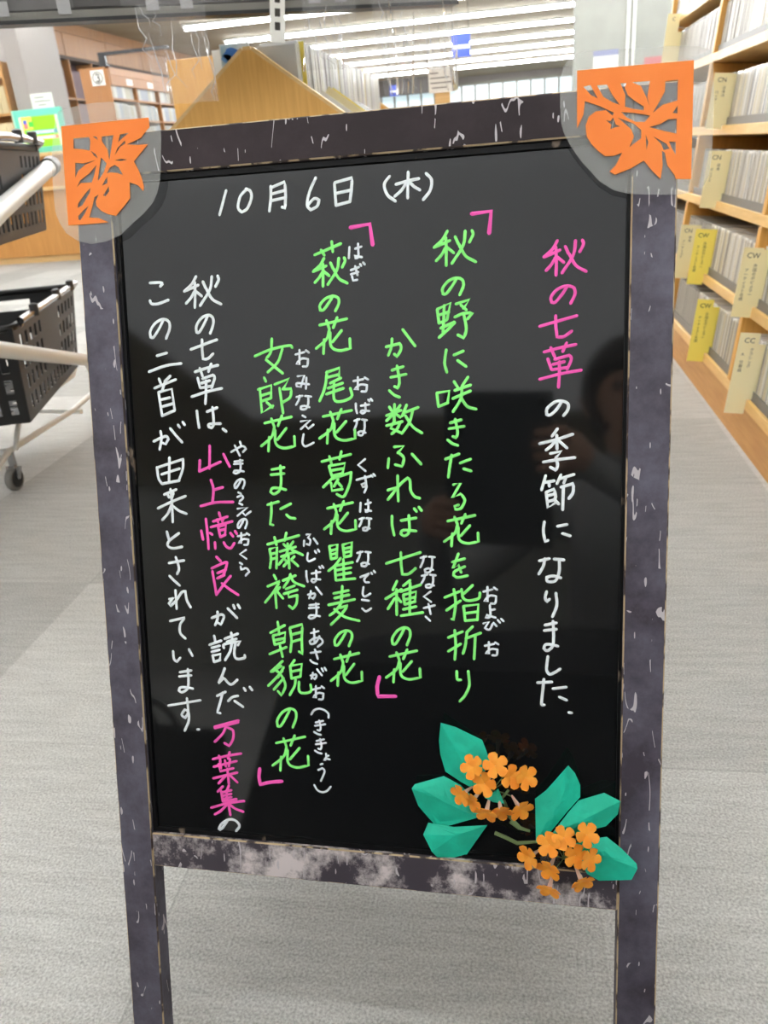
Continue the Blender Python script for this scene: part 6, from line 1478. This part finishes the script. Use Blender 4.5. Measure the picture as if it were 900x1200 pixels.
# right side rails traced where they stand; the left side repeats them across the trolley
lower = [loc(-1.355, 1.78, 0.112), loc(-1.405, 1.93, 0.114), loc(-1.42, 2.32, 0.11), loc(-1.47, 2.62, 0.11)]
supp = [loc(-1.385, 1.93, 0.115), loc(-1.372, 1.96, 0.19), loc(-1.366, 2.02, 0.213), loc(-1.42, 2.37, 0.213), loc(-1.44, 2.44, 0.235)]
thick = [loc(-1.06, 1.38, 0.53), loc(-1.20, 1.9, 0.385), loc(-1.325, 2.31, 0.275), loc(-1.345, 2.36, 0.255), loc(-1.35, 2.39, 0.21), loc(-1.36, 2.42, 0.115)]
grip = [loc(-0.98, 1.42, 0.715), loc(-1.047, 1.62, 0.748), loc(-1.235, 2.2, 0.833)]
OFF = Vector((0, 0.52, 0))
for o_ in (Vector((0, 0, 0)), OFF):
    q = MB(); q.tube([p_ + o_ for p_ in lower], 0.009, 10); q.build('bottom_rail', WHITEM, t, smooth=True)
    q = MB(); q.tube([p_ + o_ for p_ in supp], 0.0075, 10); q.build('support_rod', WHITEM, t, smooth=True)
    q = MB(); q.tube([p_ + o_ for p_ in thick], 0.0185, 14); q.build('side_tube', WHITEM, t, smooth=True)
    q = MB(); q.tube([p_ + o_ for p_ in grip], 0.02, 14); g_ = q.build('upper_tube', WHITEM, t, smooth=True)
    d_ = (grip[2] - grip[1]).normalized()
    q = MB(); q.lathe(grip[2] + o_ - d_ * 0.002, d_, [(-0.03, 0.0225), (-0.028, 0.0245), (0.022, 0.0245), (0.03, 0.018), (0.032, 0.004)], 16); q.build('end_cap', GREYPL, g_, smooth=True)
    # upright joining the two tiers, on the viewer's end
    a, b = grip[0] + o_, thick[0] + o_
    q = MB(); q.tube([a, (a + b) / 2, b], 0.0165, 12); q.build('upright', WHITEM, t, smooth=True)
    q = MB(); q.tube([b, lower[0] + o_ + Vector((0, 0, 0.2)), lower[0] + o_], 0.0165, 12); q.build('upright', WHITEM, t, smooth=True)
def cross(p_, r, name='cross_bar', m=None):
    q = MB(); q.tube([p_, p_ + OFF], r, 12); return q.build(name, m or WHITEM, t, smooth=True)
cross(grip[2] + Vector((0.02, 0.012, 0.006)), 0.010, 'end_bar', GREYPL)
cross(supp[2], 0.0075)
cross(supp[3], 0.0075)
cross(lower[1], 0.009)
q = MB(); q.tube([loc(-1.96, 2.42, 0.1), loc(-1.40, 2.335, 0.1)], 0.008, 10); q.build('cross_bar', WHITEM, t, smooth=True)
for c_, yaw_ in ((lower[1], 0.3), (lower[1] + OFF, 0.5), (lower[3], 0.2), (lower[3] + OFF, 0.4)):
    ct = MB(); ct.lathe((c_.x, c_.y, 0.062), (0, 0, 1), [(0, 0.011), (0.045, 0.011)], 14)
    ax = Vector((math.sin(yaw_), math.cos(yaw_), 0))
    wc = Vector((c_.x, c_.y, 0.0335)) - Vector((math.cos(yaw_), -math.sin(yaw_), 0)) * 0.012
    for s_ in (-1, 1):
        a = Vector((c_.x, c_.y, 0.068)) + ax * 0.013 * s_
        b = wc + ax * 0.013 * s_
        ct.tube([a, b], [0.011, 0.007], 8)
    co = ct.build('castor', CHROME, t, smooth=True)
    q = MB(); q.lathe(wc - ax * 0.010, ax, [(0, 0.026), (0.0, 0.031), (0.004, 0.0335), (0.016, 0.0335), (0.020, 0.031), (0.020, 0.026)], 28); q.build('tyre', RUBBER, co, smooth=True)
    q = MB(); q.lathe(wc - ax * 0.0108, ax, [(0, 0.008), (0.0, 0.0245), (0.0216, 0.0245), (0.0216, 0.008)], 24); q.build('wheel_hub', BLACK, co, smooth=True)

# ------------------------------------------------------------------ the photographer (mirrored in the panel) with a tablet
cr = Vector((RX[0][0], RX[1][0], RX[2][0]))
cdn = Vector((RX[0][1], RX[1][1], RX[2][1]))
cfw = Vector((RX[0][2], RX[1][2], RX[2][2]))
MT_ = Matrix(((cr.x, cdn.x, cfw.x, CAM.x), (cr.y, cdn.y, cfw.y, CAM.y), (cr.z, cdn.z, cfw.z, CAM.z), (0, 0, 0, 1)))
t = thing('tablet_computer', 'dark tablet held up by the squatting person, mirrored in the black panel', 'tablet', MT_)
q = MB(); q.cbox((-0.157, -0.016, -0.0125), (0.017, 0.235, -0.006), 0.0015); q.build('tablet_body', mat('dark slate case', srgb(38, 46, 54), 0.45), t)
q = MB(); q.box((-0.149, -0.008, -0.0130), (0.009, 0.227, -0.0124)); q.build('screen', mat('tablet screen', (0.01, 0.01, 0.012, 1), 0.1), t)
q = MB(); q.lathe((0, 0, -0.0062), (0, 0, 1), [(0, 0.0065), (0.002, 0.0065), (0.0026, 0.004)], 20); q.build('lens', mat('lens glass', (0.002, 0.002, 0.003, 1), 0.1), t, smooth=True)
TW = lambda a, b, c: MT_ @ Vector((a, b, c))
SKIN, SHIRT, TROUS, SHOE = 0, 1, 2, 3
J = {}
def j_(n, p, r): J[n] = (Vector(p), r)
j_('pelvis', (0.15, -0.62, 0.27), 0.125); j_('waist', (0.15, -0.58, 0.42), 0.115); j_('chest', (0.155, -0.50, 0.60), 0.125); j_('upchest', (0.158, -0.45, 0.70), 0.10)
j_('neck', (0.16, -0.405, 0.795), 0.048); j_('jaw', (0.16, -0.365, 0.84), 0.052); j_('head', (0.16, -0.35, 0.905), 0.078); j_('crown', (0.16, -0.37, 0.965), 0.066)
j_('shL', (-0.01, -0.455, 0.71), 0.055); j_('elL', (-0.20, -0.33, 0.52), 0.040); j_('shR', (0.33, -0.47, 0.70), 0.055); j_('elR', (0.40, -0.28, 0.55), 0.040)
wl, wr = TW(-0.20, 0.215, -0.045), TW(0.065, 0.105, -0.05)
pL, pR = TW(-0.172, 0.195, -0.012), TW(0.038, 0.065, -0.016)
j_('wrL', wl, 0.026); j_('pL', wl.lerp(pL, 0.55), 0.030); j_('wrR', wr, 0.026); j_('pR', wr.lerp(pR, 0.55), 0.030)
j_('hipL', (0.07, -0.60, 0.26), 0.09); j_('knL', (0.0, -0.20, 0.43), 0.062); j_('anL', (0.03, -0.46, 0.085), 0.042); j_('heelL', (0.03, -0.50, 0.045), 0.042); j_('toeL', (0.02, -0.28, 0.035), 0.033)
j_('hipR', (0.23, -0.60, 0.26), 0.09); j_('knR', (0.32, -0.20, 0.43), 0.062); j_('anR', (0.29, -0.46, 0.085), 0.042); j_('heelR', (0.29, -0.50, 0.045), 0.042); j_('toeR', (0.31, -0.28, 0.035), 0.033)
BON = [('pelvis', 'waist', SHIRT), ('waist', 'chest', SHIRT), ('chest', 'upchest', SHIRT), ('upchest', 'neck', SHIRT), ('neck', 'jaw', SKIN), ('jaw', 'head', SKIN), ('head', 'crown', SKIN)]
for s_ in 'LR':
    BON += [('upchest', 'sh' + s_, SHIRT), ('sh' + s_, 'el' + s_, SHIRT), ('el' + s_, 'wr' + s_, SHIRT), ('wr' + s_, 'p' + s_, SKIN),
            ('pelvis', 'hip' + s_, TROUS), ('hip' + s_, 'kn' + s_, TROUS), ('kn' + s_, 'an' + s_, TROUS), ('an' + s_, 'heel' + s_, SHOE), ('heel' + s_, 'toe' + s_, SHOE)]
# fingers close round the tablet's edge: four on the lens side, the thumb on the screen side
for s_, sx, ex, base in (('L', 1, -0.157, 0.165), ('R', -1, 0.017, 0.045)):
    for k_f in range(4):
        ln = (0.040, 0.046, 0.043, 0.034)[k_f]
        dn = base + 0.0185 * k_f
        f0, f1, f2 = TW(ex - sx * 0.016, dn, -0.006), TW(ex + sx * 0.002, dn, 0.004), TW(ex + sx * ln * 0.7, dn + 0.002, 0.0035)
        for n_f, p_f, r_f in (('a', f0, 0.0095), ('b', f1, 0.0085), ('c', f2, 0.0068)):
            j_('f%s%d%s' % (s_, k_f, n_f), p_f, r_f)
        BON += [('p' + s_, 'f%s%da' % (s_, k_f), SKIN), ('f%s%da' % (s_, k_f), 'f%s%db' % (s_, k_f), SKIN), ('f%s%db' % (s_, k_f), 'f%s%dc' % (s_, k_f), SKIN)]
    j_('t%sa' % s_, TW(ex - sx * 0.012, base + 0.005, -0.026), 0.0105); j_('t%sb' % s_, TW(ex + sx * 0.026, base - 0.008, -0.0205), 0.0085)
    BON += [('p' + s_, 't%sa' % s_, SKIN), ('t%sa' % s_, 't%sb' % s_, SKIN)]
names_ = list(J)
me = bpy.data.meshes.new('person')
me.from_pydata([tuple(J[n][0]) for n in names_], [(names_.index(a), names_.index(b)) for a, b, _ in BON], [])
tmp = bpy.data.objects.new('tmp', me)
COL.objects.link(tmp)
sk = tmp.modifiers.new('skin', 'SKIN')
for v, n in zip(me.skin_vertices[0].data, names_):
    v.radius = (J[n][1], J[n][1])
    v.use_root = (n == 'pelvis')
sb = tmp.modifiers.new('sub', 'SUBSURF')
sb.levels = sb.render_levels = 2
bpy.context.view_layer.update()
bme = bpy.data.meshes.new_from_object(tmp.evaluated_get(bpy.context.evaluated_depsgraph_get()))
bpy.data.objects.remove(tmp)
bme.name = 'body'
bme.materials.clear()
for m_ in (mat('skin', srgb(206, 160, 136), 0.55), mat('pale grey shirt', srgb(176, 178, 180), 0.8), mat('dark trousers', srgb(44, 46, 54), 0.85), mat('dark shoes', srgb(30, 28, 28), 0.5)):
    bme.materials.append(m_)
def segd(p, a, b):
    ab = b - a
    k = max(0, min(1, (p - a).dot(ab) / ab.length_squared))
    return (p - a - ab * k).length
for f in bme.polygons:
    c = f.center
    best = min(BON, key=lambda b_: segd(c, J[b_[0]][0], J[b_[1]][0]) - 0.5 * (J[b_[0]][1] + J[b_[1]][1]))
    f.material_index = best[2]
    f.use_smooth = True
base = Vector((0.15, -0.42, 0))
person = thing('person', 'squatting person in pale shirt and dark skirt holding a tablet, mirrored in the panel', 'person', base)
bme.transform(Matrix.Translation(-base))
o = bpy.data.objects.new('body', bme)
COL.objects.link(o)
o.parent = person
HAIR = mat('dark brown hair', srgb(44, 30, 24), 0.5)
hc = J['head'][0] - base
q = MB()
for i in range(13):
    th_ = i / 12 * math.pi
    for k2 in range(24):
        ph_ = k2 / 24 * 2 * math.pi
        d_ = Vector((math.sin(th_) * math.cos(ph_), math.sin(th_) * math.sin(ph_), math.cos(th_)))
        q.v.append(hc + Vector((0, -0.024, 0.028)) + Vector((d_.x * 0.089, d_.y * 0.098, d_.z * 0.105)))
for i in range(12):
    for k2 in range(24):
        a = [i * 24 + k2, i * 24 + (k2 + 1) % 24, (i + 1) * 24 + (k2 + 1) % 24, (i + 1) * 24 + k2]
        c = sum((q.v[x] for x in a), Vector()) / 4 - hc
        if not (c.y > 0.018 and c.z < 0.045) and c.z > -0.07:
            q.f.append(a)
            q.mi.append(0)
solidify(q.build('hair', HAIR, person, smooth=True), 0.012, 0)
q = MB(); q.tube([hc + Vector((0, 0.066, 0.012)), hc + Vector((0, 0.088, -0.012)), hc + Vector((0, 0.072, -0.022))], [0.007, 0.011, 0.007], 10); q.build('nose', bme.materials[0], person, smooth=True)
q = MB(); q.tube([hc + Vector((-0.02, 0.066, -0.045)), hc + Vector((0, 0.072, -0.047)), hc + Vector((0.02, 0.066, -0.045))], [0.003, 0.005, 0.003], 8); q.build('mouth', mat('lips', srgb(170, 96, 90), 0.5), person, smooth=True)
for sx in (-1, 1):
    q = MB(); q.lathe(hc + Vector((sx * 0.03, 0.062, 0.01)), (0, 1, 0), [(0, 0.010), (0.008, 0.009), (0.011, 0.004)], 14); q.build('eye', mat('eye', (0.02, 0.012, 0.01, 1), 0.15), person, smooth=True)
    q = MB(); q.tube([hc + Vector((sx * 0.077, -0.01, 0.022)), hc + Vector((sx * 0.088, -0.02, 0.012)), hc + Vector((sx * 0.08, -0.008, -0.028))], [0.006, 0.011, 0.006], 8); q.build('ear', bme.materials[0], person, smooth=True)

# long dark skirt over the bent legs, spread wide to darken panel and carpet
q = MB()
NA = 40
prof = [(0.47, 0.15, 0.13), (0.455, 0.24, 0.24), (0.44, 0.36, 0.34), (0.40, 0.43, 0.40), (0.25, 0.47, 0.43), (0.10, 0.50, 0.45), (0.004, 0.52, 0.46)]
for i, (z, rx, ry) in enumerate(prof):
    for k2 in range(NA):
        a = k2 / NA * 2 * math.pi
        w_ = 1 + 0.035 * math.sin(a * 9) * i / 6
        cy_ = -0.56 + (0.28 * min(i / 3, 1))
        cx_ = 0.15 - 0.17 * min(i / 3, 1)
        q.v.append(Vector((cx_ + rx * w_ * math.cos(a), cy_ + ry * w_ * math.sin(a), z)) - base)
for i in range(len(prof) - 1):
    for k2 in range(NA):
        q.f.append([i * NA + k2, i * NA + (k2 + 1) % NA, (i + 1) * NA + (k2 + 1) % NA, (i + 1) * NA + k2])
        q.mi.append(0)
solidify(q.build('skirt', mat('dark skirt cloth', srgb(34, 35, 40), 0.9), person, smooth=True), 0.004, 0)

# black tote bag on the carpet beside the person
t = thing('tote_bag', 'black tote bag on the carpet beside the squatting person, mirrored low in the panel', 'bag', (-0.80, -0.26, 0))
BAGM = mat('black canvas', srgb(26, 26, 28), 0.85, bump=0.1, bscale=300)
q = MB()
ring = []
NB = 28
for i, (z, sx, sy) in enumerate(((0.002, 0.17, 0.07), (0.012, 0.195, 0.085), (0.10, 0.205, 0.088), (0.19, 0.205, 0.065), (0.245, 0.20, 0.045), (0.255, 0.20, 0.042))):
    for k2 in range(NB):
        a = k2 / NB * 2 * math.pi
        c_, s_ = math.cos(a), math.sin(a)
        f = lambda v: math.copysign(abs(v) ** 0.45, v)
        q.v.append(Vector((sx * f(c_) * (1 + 0.01 * math.sin(3 * a + i)), sy * f(s_), z + (0.006 * math.sin(2 * a) if i > 3 else 0))))
for i in range(5):
    for k2 in range(NB):
        q.f.append([i * NB + k2, i * NB + (k2 + 1) % NB, (i + 1) * NB + (k2 + 1) % NB, (i + 1) * NB + k2])
        q.mi.append(0)
q.f.append(list(reversed(range(NB))))
q.mi.append(0)
solidify(q.build('bag_body', BAGM, t, smooth=True), 0.003, -1)
for sy in (-1, 1):
    q = MB()
    q.tube([Vector((0.09 * math.cos(a), sy * (0.046 - 0.02 * math.sin(a)) , 0.235 + 0.07 * math.sin(a))) for a in [math.pi * i / 10 for i in range(11)]], 0.006, 8)
    q.build('handle', BAGM, t, smooth=True)
